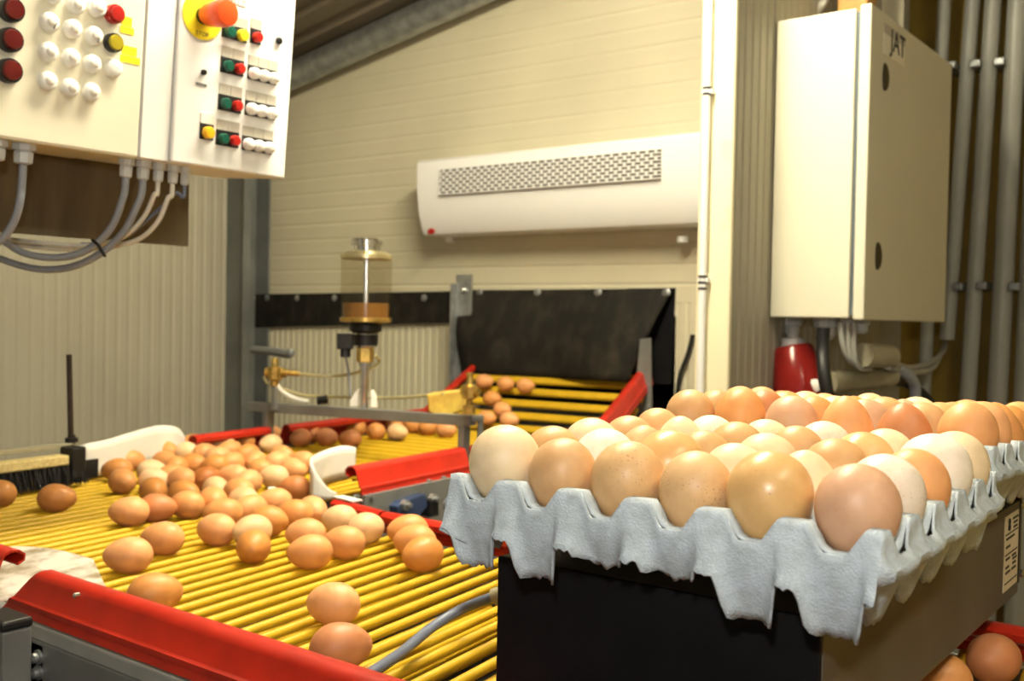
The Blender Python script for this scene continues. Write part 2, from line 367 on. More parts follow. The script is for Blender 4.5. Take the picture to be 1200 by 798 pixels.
# frame, dark sheet added below so the rod gaps look shaded
mk('gap_shade_sheet', MB().box(-2.1, .56, .755, .4, 1.13, .765), M_SHADEDARK, cc)
nf = MB().box(-2.1, .518, .70, .4, .532, .924); nf.prism([(-2.1, .518, .924), (-2.1, .532, .924), (-2.1, .545, .935), (-2.1, .524, .935)], (2.5, 0, 0))
mk('side_frame', nf, M_STEEL, cc, bevel=.0015)
mk('side_frame', MB().box(-1.23, 1.134, .70, .4, 1.144, .905), M_STEEL, cc, bevel=.0015)
RAIL = [(a_, .0130 + b_*.82*.742) for a_, b_ in [(-.004, .040), (-.011, .046), (-.0115, .054), (-.006, .0605), (.002, .0615), (.0085, .0575), (.011, .051), (.0185, .020), (.0205, .0165), (.0235, .0155), (.0235, .013), (.0215, .011), (.0255, -.004)]]
mk('guide_rail', MB().sheet(RAIL, (-1.075, .555, ZR), (.4, .555, ZR), (0, -1, 0), .0022, skew=.9), M_RED, cc, smooth=True)
mk('guide_rail', MB().sheet(RAIL, (-2.1, .556, ZR+.012), (-1.096, .556, ZR+.010), (0, -1, 0), .0022), M_RED, cc, smooth=True)
mk('guide_rail', MB().sheet(RAIL, (-1.215, 1.138, ZR-.024), (-1.088, 1.115, ZR-.024), (.145, .989, 0), .0022), M_RED, cc, smooth=True)
mk('guide_rail', MB().sheet(RAIL, (-1.083, 1.114, ZR-.024), (.4, 1.110, ZR-.024), (0, 1, 0), .0022), M_RED, cc, smooth=True)
# rail screw, frame bolts, square post with cap
p = ony(88, 698, .537); mk('rail_screw', MB().lathe(p, (0, -1, 0), [(.0026, -.004), (.0026, .001), (.0012, .002)], 8), M_CHROME, cc, smooth=True)
q1 = ony(3, 742, .478); q0 = q1 - Vector((.05, 0, 0)); yb_ = onx(38, 722, q1.x).y
post = mk('frame_post', MB().box(q0.x, .478, 0, q1.x, yb_, q1.z), M_STEEL, cc, bevel=.002)
mk('post_cap', MB().box(q0.x-.001, .477, q1.z, q1.x+.001, yb_+.001, q1.z+.010), M_BLKPL, post, bevel=.003)
g = MB().box(q1.x-.03, .518, .60, ony(53, 760, .52).x, .5235, ony(50, 755, .52).z); mk('bracket', g, M_STEEL, cc, bevel=.001)
for py in (770, 788):
    p = ony(45, py, .517); mk('bolt', MB().lathe(p, (0, -1, 0), [(.0075, -.002), (.0075, .0015), (.005, .002), (.005, .006), (.002, .008)], 12), M_GALV, cc, smooth=True)
# white plastic gap plate between the two near rails
rows = []
tl, tr, br, bl = onz(-8, 641, .940), onz(109, 655, .944), onz(127, 694, .934), onz(-14, 705, .926)
for i in range(9):
    v = i/8; row = []
    for j in range(11):
        u = j/10; p = tl.lerp(tr, u).lerp(bl.lerp(br, u), v); bul = .006*math.sin(math.pi*u)
        row.append(p + Vector((0, bul*.5, bul*(1-v))))
    rows.append(row)
gp = mk('gap_plate', MB().grid(rows), M_DIRTYP, cc, smooth=True); sm = gp.modifiers.new('s', 'SOLIDIFY'); sm.thickness = .0025
plabel(gp, 'dirty white plastic plate between the red rails')
def wall_sheet(name, pts, parent, material, label, th=.003, n=8):
    """upright sheet: pts = (px, base py, top py) ; base on the rods"""
    base = []; top = []
    for x, yb, yt in pts:
        b = onz(x, yb, ZR+.003); d = (b-CAM).dot(CW); base.append(b); top.append(b + Vector((0, 0, (yb-yt)*d/F)))
    B2, T2 = smoothpath(base, n), smoothpath(top, n)
    rows = [[b.lerp(t, k/4) for b, t in zip(B2, T2)] for k in range(5)]
    o = mk(name, MB().grid(rows), material, parent, smooth=True); sm = o.modifiers.new('s', 'SOLIDIFY'); sm.thickness = th; sm.offset = 0
    plabel(o, label); return o
wall_sheet('guide_plate', [(88, 558, 523), (100, 560, 520), (125, 556, 515), (155, 549, 506), (185, 541, 498.5), (206, 536, 500.5), (216, 533, 511)], cc, M_WHITEP, 'bright white plastic guide plate')
wall_sheet('guide_plate', [(394, 583, 577), (382, 585, 570), (365, 586, 545), (366, 576, 535), (382, 566, 527), (402, 561, 522), (416, 558, 524)], cc, M_WHITEP, 'curved white plastic corner plate', n=5)
mk('clip_strip', MB().obox(onz(390, 583, .955), (.985, -.17, 0), (.17, .985, 0), (0, 0, 1), 0, .055, 0, .02, 0, .002), M_WHITEP, cc)

# ================================================================== FEED CONVEYOR (from the passage in the back wall)
fc = thing('feed_conveyor', (-1.7, 1.9, 0), 'yellow rod feed conveyor with red rails coming out of the back wall', 'conveyor')
FD = Vector((-.115, .9934, 0)); FR = Vector((FD.y, -FD.x, 0)); frot = math.atan2(FR.y, FR.x) - math.pi/2
L0, R0 = Vector((-1.925, 1.40, 0)), Vector((-1.352, 1.40, 0))
fl_rod = rod_mesh(.575, .0070, 8); in_rod = rod_mesh(.62, .0075, 8)
s = 0.0; st = .0
P0 = Vector((-1.925, 1.415, 0))
while s < .86:
    for e in (0, .0150):
        p = P0 + FD*(s+e) + Vector((.004, 0, ZR-.0073)); put_rod(fl_rod, p, fc, frot)
    s += .058
# the incline, rods in pairs
iA, iB = Vector((-2.045, 2.29, ZR-.004)), Vector((-2.115, 2.58, 1.078)); k = 0
dv = (iB-iA); LL = dv.length; s = .012
while s < LL+.12:
    for e in (0, .0155):
        p = iA + dv.normalized()*(s+e); put_rod(in_rod, p, fc, frot)
    s += .066
RAIL_T = [(a_, .001 + (b_-.0130)/.742*.97) for a_, b_ in RAIL]
def railz(p0, p1, nv, name='guide_rail', parent=fc, **kw):
    return mk(name, MB().sheet(RAIL_T, p0, p1, nv, .0022, **kw), M_RED, parent, smooth=True)
lw = -FR
railz((-1.922, 1.37, ZR), (-1.951, 1.60, ZR), lw); railz((-1.955, 1.66, ZR), (-2.030, 2.24, ZR), lw)
railz((-2.032, 2.25, ZR), (-2.118, 2.60, 1.060), lw)
railz((-1.342, 1.29, ZR), (-1.380, 1.64, ZR), FR); railz((-1.384, 1.66, ZR), (-1.425, 2.23, ZR), FR)
railz((-1.425, 2.235, ZR), (-1.500, 2.60, 1.065), FR)
def side(p0, p1, z0, z1, nv, parent=fc, m=M_STEEL, name='side_frame'):
    p0, p1, nv = Vector(p0), Vector(p1), Vector(nv); d = p1-p0
    return mk(name, MB().obox(p0, d, nv, (0, 0, 1), 0, 1, .004, .012, z0, z1), m, parent, bevel=.001)
side((-1.318, 1.29, 0), (-1.400, 2.23, 0), .70, .928, FR); side((-1.905, 1.20, 0), (-2.050, 2.23, 0), .70, .924, lw)
mb = MB().prism([ony(x_, y_, 2.555) for x_, y_ in ((724, 468), (746, 442), (750, 397), (762, 396), (764, 520), (715, 520))], (0, .006, 0))
mk('incline_side_plate', mb, M_STEEL, fc)
mk('gap_shade_sheet', MB().prism([(-1.90, 1.2, .79), (-1.34, 1.3, .79), (-1.40, 2.25, .79), (-2.02, 2.25, .79)], (0, 0, .01)), M_SHADEDARK, fc)  # dark sheets added under the feed rods to darken the gaps
mk('gap_shade_sheet', MB().prism([(-2.0, 2.26, .83), (-1.42, 2.26, .83), (-1.5, 2.64, .985), (-2.1, 2.64, .985)], (0, 0, .008)), M_SHADEDARK, fc)
# blue sensor block with two brass nuts on the frame side
sp = onx(470, 590, -1.315)
def onframe(px, py): # point on the right frame face
    n = FR; p0 = Vector((-1.306, 1.29, 0)); d = ray(px, py); return CAM + d*((p0-CAM).dot(n)/d.dot(n))
mot = thing('sensor_block', onframe(478, 597), 'dark blue sensor block with two nuts bolted to the grey conveyor frame', 'sensor')
pts = [onframe(455, 592), onframe(462, 586), onframe(488, 577), onframe(490, 592), onframe(480, 604), onframe(456, 600)]
mk('housing', MB().prism(pts, FR*.022), M_BLUEMOT, mot, bevel=.002)
mk('side_housing', MB().prism([onframe(490, 585), onframe(499, 580), onframe(500, 602), onframe(490, 604)], FR*.03), M_BLKPL, mot, bevel=.002)
for px, py in ((462, 590), (495, 583)):
    mk('nut', MB().lathe(onframe(px, py)+FR*.022, FR, [(.011, -.002), (.011, .008), (.006, .008), (.006, .016), (.003, .017)], 6), M_GALV, mot)
for px, py in ((503, 565), (520, 561), (418, 583), (435, 582)):
    mk('bolt', MB().lathe(onframe(px, py), FR, [(.006, -.003), (.006, .003), (.003, .004)], 8), M_GALV, fc, smooth=True)

# ------------------------------------------------------------------ brush closing the end of the cross conveyor
b0, b1 = onz(-30, 584, ZR+.004), onz(97, 565, ZR+.004); bd = (b1-b0); bl_ = bd.length; bd.normalize(); bn = Vector((bd.y, -bd.x, 0))
br_ = thing('sweeping_brush', (b0+b1)/2, 'long brush with pale wooden back and black bristles across the yellow rods', 'brush')
bz = ZR+.004
mk('brush_back', MB().obox(b0, bd, bn, (0, 0, 1), 0, bl_-.040, -.014, .016, .038, .056), M_WOOD, br_, bevel=.003)
mb = MB()
for i in range(700):
    s = random.uniform(0, bl_-.005); n = random.uniform(-.012, .013); top = b0 + bd*s + bn*n + Vector((0, 0, .039)); bot = b0 + bd*(s+random.gauss(0, .006)) + bn*(n*1.5+random.gauss(0, .003)) + Vector((0, 0, random.uniform(-.002, .006)))
    mb.tube([top, bot], [.0014, .0007], 4, False)
o = mk('bristles', mb, M_BRISTLE, br_); o['kind'] = 'stuff'
mk('support_bar', MB().obox(b0, bd, bn, (0, 0, 1), 0, bl_, -.035, -.020, .064, .072), M_BEIGEPL, br_, bevel=.001)
mk('end_bracket', MB().obox(b0, bd, bn, (0, 0, 1), bl_-.034, bl_-.004, -.022, .016, .010, .068), M_BLKPL, br_, bevel=.004)
mk('end_flap', MB().obox(b0, bd, bn, (0, 0, 1), bl_-.01, bl_+.055, -.030, -.026, .0, .036), M_BLKPL, br_, bevel=.002)
rb = b0 + bd*(bl_-.004) - bn*.028; d_ = (rb-CAM).dot(CW); zt = 1.25-(415-361)*d_/F; zb = 1.25-(515-361)*d_/F
mk('height_rod', MB().tube([(rb.x, rb.y, zb-.03), (rb.x-.004, rb.y-.004, zt)], .0052, 10), M_RODRUST, br_, smooth=True)
mk('rod_nut', MB().lathe((rb.x, rb.y, zb-.004), (0, 0, 1), [(.012, 0), (.012, .008), (.007, .009), (.007, .014)], 8), M_BLKPL, br_)
mk('clamp', MB().obox(b0, bd, bn, (0, 0, 1), .006, .055, -.045, -.015, .074, .100), M_BLKPL, br_, bevel=.006)

# ------------------------------------------------------------------ lubricator stand over the feed conveyor
ls = thing('lubricator_stand', (-1.66, 1.62, ZR), 'grey steel bar bridging the feed conveyor with brass valves and hoses', 'stand')
e0, e1 = Vector((-2.015, 1.60, 1.030)), Vector((-1.362, 1.655, 1.041)); ed = (e1-e0); el = ed.length; ed.normalize(); en = Vector((-ed.y, ed.x, 0)).normalized()
mk('cross_bar', MB().obox(e0, ed, en, (0, 0, 1), 0, el, -.013, .013, -.020, .002), M_STEEL, ls, bevel=.001)
for off, y1 in ((.060, 0), (el-.022, .0), ):
    mk('leg', MB().obox(e0+ed*off, ed, en, (0, 0, 1), -.008, .008, -.012, .012, -.135, .0), M_STEEL, ls, bevel=.002)
mk('leg', MB().obox(e0+ed*(el-.004), ed, en, (0, 0, 1), .0, .007, .02, .036, -.135, -.006), M_STEEL, ls, bevel=.002)
mk('leg_tie', MB().obox(e0+ed*(el-.03), ed, en, (0, 0, 1), .0, .034, -.010, .036, -.012, .0), M_STEEL, ls, bevel=.002)
DB = 2.43
def bp(px, py, D=DB): return at(px, py, D)
k_ = DB/F
# brass cross valve on the left upright
mk('upright', MB().obox(bp(322, 470), (1, 0, 0), (0, 1, 0), (0, 0, 1), -.006, .006, -.006, .006, -.02, .09), M_GALV, ls)
mk('brass_valve', MB().lathe(bp(322, 452), (0, 0, 1), [(.010, 0), (.010, .012), (.018, .016), (.018, .042), (.009, .046), (.009, .058), (.006, .066)], 10).tube([bp(311, 436), bp(336, 437)], .011, 8), M_BRASS, ls, smooth=True, angle=30)
mk('hose_nut', MB().tube([bp(336, 436.5), bp(351, 438)], [.007, .006], 8), M_BRASS, ls, smooth=True)
def hose(pts, r, m, name='hose', D=DB): return mk(name, MB().tube(smoothpath([at(x, y, d) for x, y, d in [(p+(D,) if len(p) == 2 else p) for p in pts]], 5), r, 8), m, ls, smooth=True)
hose([(350, 438), (375, 440.5), (400, 440), (420, 436, 2.36), (438, 430, 2.36), (444, 423, 2.36), (440, 416, 2.34)], .0035, M_HOSE)
hose([(322, 447), (330, 458), (345, 467), (362, 471)], .006, M_CABWHITE)
hose([(309, 441), (315, 450), (333, 456), (355, 463), (380, 464.5), (420, 465.5), (470, 466, 2.3), (520, 461, 2.2)], .0032, M_HOSE)
hose([(405, 418, 2.36), (409, 440, 2.36), (411, 465, 2.36)], .0028, M_CABGREY)
mk('hose_joint', MB().tube([bp(372, 469), bp(384, 468)], .011, 8), M_BLKPL, ls, smooth=True)
mk('wall_bracket', MB().tube(smoothpath([at(296, 410, 2.95), at(320, 412, 2.9), at(338, 415, 2.85), at(342, 411, 2.85)], 4), .012, 8), M_COLUMN, ls, smooth=True)
# yellow-brown block and brass valve on the right end
Dk = 2.20
blk = [at(500, 462, Dk), at(520, 459, Dk), at(545, 457, Dk), at(546, 480, Dk), at(520, 490, Dk), at(502, 483, Dk)]
mk('grease_block', MB().prism(blk, Vector((-.5, .8, 0)).normalized()*.05), mat('yellowed_grease_plastic', (.72, .52, .08), .4, col2=(.5, .3, .05), scale=30, bump=.3, bscale=40), ls, bevel=.004)
bpv = at(550, 482, 2.13)
mk('brass_valve', MB().lathe(bpv, (0, 0, 1), [(.013, -.004), (.013, .012), (.007, .014), (.007, .024), (.016, .028), (.016, .052), (.008, .056), (.006, .074), (.009, .076), (.009, .080)], 10).tube([bpv+Vector((-.02, 0, .04)), bpv+Vector((.022, .004, .04))], .0085, 8), M_BRASS, ls, smooth=True, angle=30)

rc = Vector((at(427, 478, 2.35).x, at(427, 478, 2.35).y, 0)); kr = 2.35/F
zpx = lambda py: 1.25 - (py-368)*kr
rs = thing('oil_reservoir', (rc.x, rc.y, zpx(478)), 'glass oil reservoir with steel cap and amber oil on a chrome stem', 'reservoir')
def turn(name, prof, m, n=24, ang=35):
    return mk(name, MB().lathe((rc.x, rc.y, 0), (0, 0, 1), [(r*kr, zpx(py)) for r, py in prof], n), m, rs, smooth=True, angle=ang)
turn('stem', [(5, 479), (5, 430), (7, 430), (7, 424), (5, 424)], M_CHROME)
for pts_ in (((410, 477), (420, 477), (421, 455), (415, 460), (410, 470)), ((434, 478), (442, 478), (441, 467), (436, 457), (434, 458))):
    mk('split_foot', MB().prism([at(x_, y_, 2.36) for x_, y_ in pts_], CW*.03), M_WHITEP, rs, bevel=.002)
turn('brass_neck', [(8, 425), (10, 424), (10, 408), (9, 407)], M_BRASS, 6)
turn('valve_body', [(11, 408), (13, 407), (14, 390), (12, 389)], M_CHROME)
mk('band', MB().lathe((rc.x, rc.y, 0), (0, 0, 1), [(14.5*kr, zpx(405)), (14.5*kr, zpx(392))], 24), M_BLKPL, rs, smooth=True).scale = (1, 1, 1)
turn('base_ring', [(14, 391), (19, 388), (19, 381), (25, 378), (29, 376)], M_BLKPL)
turn('base_plate', [(27, 378), (30, 377), (30, 373), (27, 372)], M_BRASS)
turn('oil', [(27.4, 373), (27.4, 355.5)], M_OIL)
gl = MB().lathe((rc.x, rc.y, 0), (0, 0, 1), [(29.5*kr, zpx(374)), (29.5*kr, zpx(304))], 32); gl.f = gl.f[:-2]
g_ = mk('glass_cylinder', gl, M_GLASS, rs, smooth=True)
turn('centre_rod', [(3.2, 372), (3.2, 303)], M_CHROME, 12)
turn('lid', [(28, 305), (30, 304), (30, 300), (24, 296), (18, 295)], mat('pale_brass_lid', (.80, .70, .40), .3, .9, var=.1))
turn('collar', [(15, 297), (15, 288)], M_CHROME)
turn('knurled_cap', [(15, 289), (18, 288), (18, 282.5), (16, 281)], M_CHROME, 40, 20)
lx = at(405, 404, 2.31)
mk('float_switch', MB().obox(lx, CR, CU, CW, -.018, .016, -.010, .026, -.014, .014).tube([lx+Vector((0, 0, -.008)), lx+Vector((0, 0, -.028))], .012, 10), M_BLKPL, rs, bevel=.002)

# ================================================================== BACK WALL FITTINGS
ws = thing('rubber_strip', (-2.76, 2.645, 1.19), 'narrow black rubber strip screwed along the back wall behind the oil reservoir', 'strip')
s0, s1 = ony(290, 345, 2.635), ony(545, 341, 2.635); s2, s3 = ony(545, 378, 2.635), ony(290, 384, 2.635)
mk('strip_sheet', MB().prism([s0, s1, s2, s3], (0, .006, 0)), M_RUBBER, ws)
for px in (297, 313, 348, 392, 497):
    mk('screw', MB().lathe(ony(px, 349, 2.634), (0, -1, 0), [(.012, -.001), (.012, .002), (.006, .005)], 10), M_GALV, ws, smooth=True)
fp = thing('rubber_flap', (-1.8, 2.6, 1.06), 'wide dusty black rubber flap hanging over the feed conveyor opening', 'flap')
rows = []
for i in range(13):
    v = i/12; row = []
    for j in range(21):
        u = j/20
        T = ony(543, 340, 2.625).lerp(ony(788, 338, 2.625), u); Yb = 2.56-.015*math.sin(u*9); Bm = ony(540, 437, Yb).lerp(ony(735, 447, Yb), u)
        p = T.lerp(Bm, v); p.y -= .03*math.sin(math.pi*min(1, v*1.05))*(1-.6*u); row.append(p)
    rows.append(row)
o = mk('flap_sheet', MB().grid(rows), M_RUBBER, fp, smooth=True); sm = o.modifiers.new('s', 'SOLIDIFY'); sm.thickness = .004
mk('side_sheet', MB().prism([ony(735, 338, 2.642), ony(791, 337.5, 2.642), ony(786, 450, 2.642), ony(735, 450, 2.642)], (0, .005, 0)), M_BLACK, fp)
for px in (562, 630, 701, 781):
    mk('screw', MB().lathe(ony(px, 343, 2.62), (0, -1, 0), [(.013, -.001), (.013, .002), (.006, .006)], 10), M_GALV, fp, smooth=True)
mk('drip_residue', MB().tube([ony(755, 381, 2.60), ony(756, 402, 2.59), ony(753, 417, 2.585)], [.003, .006, .003], 6), M_DIRTCOPPER, fp, smooth=True)
gb = thing('upright_bracket', (-2.2, 2.6, 1.05), 'galvanised upright bracket beside the black rubber flap', 'bracket')
a_, b_ = ony(535, 322, 2.58), ony(553, 322, 2.58); zb_ = ony(545, 446, 2.58).z
mk('plate', MB().box(a_.x, 2.578, zb_, b_.x, 2.584, a_.z), M_GALV, gb)
mk('flange', MB().box(a_.x, 2.55, zb_, a_.x+.006, 2.578, a_.z-.03), M_GALV, gb)
mk('bolt', MB().lathe(ony(543, 340, 2.576), (0, -1, 0), [(.012, -.001), (.012, .006), (.006, .010)], 6), M_CHROME, gb)

# wall heater
h0 = ony(488, 187, 2.50); hx1 = ony(860, 155, 2.50).x
hz1 = (ony(488, 187, 2.50).z + ony(815, 155, 2.50).z)/2; hz0 = (ony(500, 277, 2.54).z + ony(815, 262, 2.54).z)/2
ht = thing('wall_heater', ((h0.x+hx1)/2, 2.645, hz0), 'white wall-mounted air heater with a long grille on the back wall', 'heater')
prof = [(2.645, hz1-.005), (2.515, hz1), (2.503, hz1-.006), (2.500, hz1-.03), (2.502, hz1-.10), (2.512, hz1-.17), (2.530, hz0+.02), (2.540, hz0+.004), (2.552, hz0), (2.645, hz0)]
mk('casing', MB().prism([(h0.x, y, z) for y, z in prof], (hx1-h0.x, 0, 0)), M_WHITEBOX, ht, smooth=True, bevel=.004, angle=30)
hn = Vector((0, -1, 0))
# grille: dark field painted as the shade in the slots, white bars over it
g0, g1 = ony(517, 197, 2.50), ony(775, 177, 2.50); gz1 = (g0.z+g1.z)/2; gz0 = (ony(517, 226, 2.50).z + ony(775, 211, 2.50).z)/2
gr = mk('grille', MB().box(g0.x, 2.4975, gz0, g1.x, 2.503, gz1), mat('grille_slot_shade', (.045, .035, .016), .8, var=.2), ht)
nr, nc = 8, 28
hb = MB()
for i in range(nr+1):
    z = gz0 + (gz1-gz0)*i/nr; hb.box(g0.x-.003, 2.4935, z-.0016, g1.x+.003, 2.4978, z+.0016)
for i in range(nr):
    for j in range(nc+1):
        xx = g0.x + (g1.x-g0.x)*(j + (.5 if i % 2 else 0))/nc
        if xx < g1.x: z = gz0 + (gz1-gz0)*i/nr; hb.box(xx-.0032, 2.4938, z, xx+.0032, 2.4978, z+(gz1-gz0)/nr)
o = mk('grille_bars', hb, M_WHITEBOX, gr); o['kind'] = 'stuff'
mk('badge', MB().lathe(ony(505, 269.5, 2.527), (0, -1, .12), [(.014, -.004), (.014, .0015), (.010, .003)], 16), M_REDBTN, ht, smooth=True).scale = (1, 1, .7)
for px in (527, 800): mk('bracket_foot', MB().tube([ony(px, 277, 2.60), ony(px, 284, 2.60)], .016, 10), M_WHITEBOX, ht, smooth=True)

# white conduit with clips beside the partition
cp = thing('wall_conduit', (ony(822, 400, 1.80).x, 1.80, 0), 'white vertical conduit clipped to the cream partition end', 'conduit')
cxp = ony(824, 300, 1.803)
mk('conduit_tube', MB().tube([(cxp.x, 1.803, .1), (cxp.x, 1.803, 2.6)], .0075, 12), M_WHITEBOX, cp, smooth=True)
for py in (104, 111, 324, 331, 338):
    z = ony(824, py, 1.803).z; mk('clip_band', MB().tube([(cxp.x, 1.803, z-.002), (cxp.x, 1.803, z+.002)], .0086, 12), M_BLKPL, cp)
for py in (108, 328): z = ony(824, py, 1.803).z; mk('clip', MB().box(cxp.x-.009, 1.800, z-.004, cxp.x+.012, 1.816, z+.004), M_WHITEBOX, cp)
bc = [(812, 392), (806, 415), (797, 440), (793, 470), (791, 500), (790, 560), (790, 640), (790, 780)]
tag(mk('black_cable', MB().tube(smoothpath([ony(x, y, 2.636) for x, y in bc], 5), .0065, 8), M_BLKPL, smooth=True), 'loose black cable hanging beside the rubber flap', 'cable')

# ================================================================== CABINET ON THE PARTITION
cb = thing('switch_cabinet', (-.77, 2.28, 1.259), 'beige steel switch cabinet with its lettered door mounted on the partition', 'cabinet')
Y0, Y1, Z0, Z1 = 1.993, 2.560, 1.259, 1.859
mk('body', MB().box(XP+.004, Y0, Z0, -.699, Y1, Z1), M_CAB, cb, bevel=.003)
mk('gasket', MB().box(-.699, Y0+.006, Z0+.006, -.690, Y1-.006, Z1-.006), M_BLUEGAP, cb)
DX = -.668
door = mk('door', MB().box(-.690, Y0-.004, Z0-.003, DX, Y1+.003, Z1+.004), M_CAB, cb, bevel=.003)
for px, py in ((1036, 90), (1027.5, 300)):
    c = onx(px, py, DX); mb = MB(); ring = []
    poly = [Vector((DX-.001, c.y + .027*math.cos(t)*(1 if math.cos(t) > 0 else .35), c.z + .027*math.sin(t))) for t in [2*math.pi*i/24 for i in range(24)]]
    mk('door_lock', mb.prism(poly, (.003, 0, 0)), M_BLKPL, door)
def ondoor(px, py): return onx(px, py, DX)
def quad_plate(name, P, th, m, parent, n=(1, 0, 0)): return mk(name, MB().prism(P, Vector(n)*th), m, parent)
a0 = ondoor(1036, 36); a1 = ondoor(1060, 52); zt_, zm, zl = ondoor(1037, 27).z, ondoor(1037, 39).z, ondoor(1037, 64).z
lw_ = (a1.y-a0.y)
mk('label_strip', MB().box(DX, a0.y, zm, DX+.0012, a1.y, zt_), M_GREYLBL, door)
lb = mk('name_label', MB().box(DX, a0.y-.004, zl, DX+.0010, a1.y, zm), mat('white_label', (.86, .82, .68), .5, var=.05), door)
mk('lettering', text_mb('JAT', (DX+.0014, (a0.y+a1.y)/2+.02, zl+.016), (0, 1, 0), (0, 0, 1), .062), M_INK, lb)
# cable glands, red plug, pipes under the cabinet
def under(px, py, Y): return ony(px, py, Y)
gx = ony(930, 376, 2.10)
def gland(c, r, h, m, parent, name='cable_gland'):
    return mk(name, MB().lathe(c, (0, 0, -1), [(r, 0), (r, h*.4), (r*.8, h*.45), (r*.8, h*.8), (r*.5, h)], 10), m, parent, smooth=True, angle=30)
for px, r, h in ((929, .020, .04), (968, .026, .045), (995, .018, .03), (1010, .016, .03)):
    c = ony(px, 376, 2.10); gland((c.x, c.y, Z0), r, h, M_GLAND, cb)
pl = thing('power_plug', ony(935, 460, 2.06), 'dark red industrial plug hanging under the beige cabinet', 'plug')
tb = ony(929, 405, 2.06); bt_ = ony(940, 470, 2.06); kk = 2.06*1.15/F
ax = (bt_-tb).normalized(); Lp = (bt_-tb).length
mk('plug_body', MB().lathe(tb, ax, [(18*kk, 0), (21*kk, .006), (27*kk, Lp*.55), (31*kk, Lp*.95), (31*kk, Lp)], 20), M_PLUG, pl, smooth=True)
mk('plug_neck', MB().lathe(tb+Vector((0, 0, .035)), (0, 0, -1), [(6*kk, 0), (6*kk, .018), (12*kk, .02), (12*kk, .038)], 12), M_GLAND, pl, smooth=True, angle=30)
mk('mounting_back', MB().box(tb.x-.055, 2.075, bt_.z-.02, tb.x-.040, 2.10, tb.z-.002), M_WHITEP, pl)
mk('latch', MB().lathe(ony(955, 452, 2.03), (0, -1, 0), [(.014, 0), (.014, .006), (.008, .009)], 10), M_WHITEP, pl, smooth=True)
def wire(name, pts, r, m, label, cat='cable', n=6, group=None):
    o = mk(name, MB().tube(smoothpath([at(*p) for p in pts], n), r, 10), m, smooth=True); return tag(o, label, cat, group)
wire('power_cable', [(965, 384, 2.02), (964, 410, 2.02), (966, 440, 2.0), (971, 470, 2.0)], .013, M_BLKPL, 'thick black cable leaving a gland under the beige cabinet')
for i, (dx, dy) in enumerate(((0, 0), (7, 3), (13, 6))):
    wire('grey_wire', [(985+dx*1.2, 378, 2.04), (988+dx, 405+dy, 2.04), (998+dx*.6, 424+dy, 2.05), (1020, 424+dy*1.4, 2.08)], .0055, M_PIPE, 'thin grey wire curling under the beige cabinet into a short sleeve', group='wires under the cabinet')
for dx in (0, 8):
    wire('grey_wire', [(1040, 424+dx*.7, 2.10), (1065, 431+dx*.6, 2.3), (1090, 425+dx, 2.5), (1105-dx*.4, 412+dx*.6, 2.72), (1109, 398, 2.85)], .007, M_PIPE, 'grey wire bending up from the sleeve into the nearest wall pipe', group='wires into the pipe')
tag(mk('cable_sleeve', MB().tube([at(1011, 416, 2.05), at(1043, 418, 2.12)], .024, 14), M_BEIGEPL, smooth=True), 'short beige sleeve gathering wires under the cabinet', 'sleeve')
tag(mk('drain_tube', MB().tube([at(972, 448, 2.1), at(1045, 440, 2.2)], .022, 14), M_BEIGEPL, smooth=True), 'beige plastic tube lying slanted behind the eggs', 'tube')
wire('black_hose', [(1040, 446, 2.25), (1060, 449, 2.3), (1080, 460, 2.3), (1098, 480, 2.3)], .010, M_BLKPL, 'black hose arching behind the tray eggs', 'hose')
wire('blue_cable', [(1040, 428, 2.2), (1062, 438, 2.22), (1072, 452, 2.25), (1072, 480, 2.25)], .012, M_CABGREY, 'grey bent cable beneath the beige cabinet')
# inclined board behind
# vertical pipes
PY = 2.93
pipes = [((1107, 0), (1085, 420), 15, 'pale grey pipe half hidden behind the beige cabinet'), ((1140, 0), (1110, 398), 17, 'grey pipe ending open beside the lower corner of the cabinet door'),
         ((1164, 0), (1133, 480), 19, 'slim grey pipe running down next to the open-ended pipe'), ((1193, 0), (1168, 480), 23, 'thick grey pipe between the slim pipe and the outermost pipe'), ((1222, 0), (1200, 480), 24, 'outermost thick grey pipe on the mustard wall')]
for (tx, ty), (bx, by), wpx, lab in pipes:
    T, Bq = ony(tx, ty, PY), ony(bx, by, PY); D = (T-CAM).dot(CW); r = wpx*D/F/2
    if by > 400: Bq = T + (Bq-T)*((T.z-.05)/(T.z-Bq.z))
    T2 = T + (T-Bq).normalized()*.55
    mk_p = mk('wall_pipe', MB().tube([Bq, T2], r, 16), M_PIPE, smooth=True); tag(mk_p, lab, 'pipe')
for px, py in ((1116, 78), (1145, 76), (1173, 74), (1124, 336), (1152, 335), (1190, 336)):
    c = ony(px, py, PY-.01); tag(mk('pipe_clip', MB().box(c.x-.013, PY-.035, c.z-.010, c.x+.013, 3.02, c.z+.010), M_GALV, bevel=.003), 'small steel clip holding the grey pipes on the upper wall' if py < 200 else 'small steel clip holding the grey pipes low on the wall', 'clip', 'upper pipe clips' if py < 200 else 'lower pipe clips')
wire('white_cable', [(905, -260, 2.3), (915, -60, 2.3), (925, 5, 2.28), (940, 16, 2.28), (958, 10, 2.28), (970, -15, 2.28), (975, -120, 2.28), (978, -280, 2.28)], .010, M_CABWHITE, 'white cable looping above the beige cabinet')
tag(mk('cable_trunking', MB().box(-.81, 2.19, 1.862, -.745, 2.25, 2.12), mat('orange_brown_plastic', (.5, .26, .06), .5, var=.2), bevel=.004), 'orange-brown plastic trunking rising from the top of the beige cabinet', 'trunking')

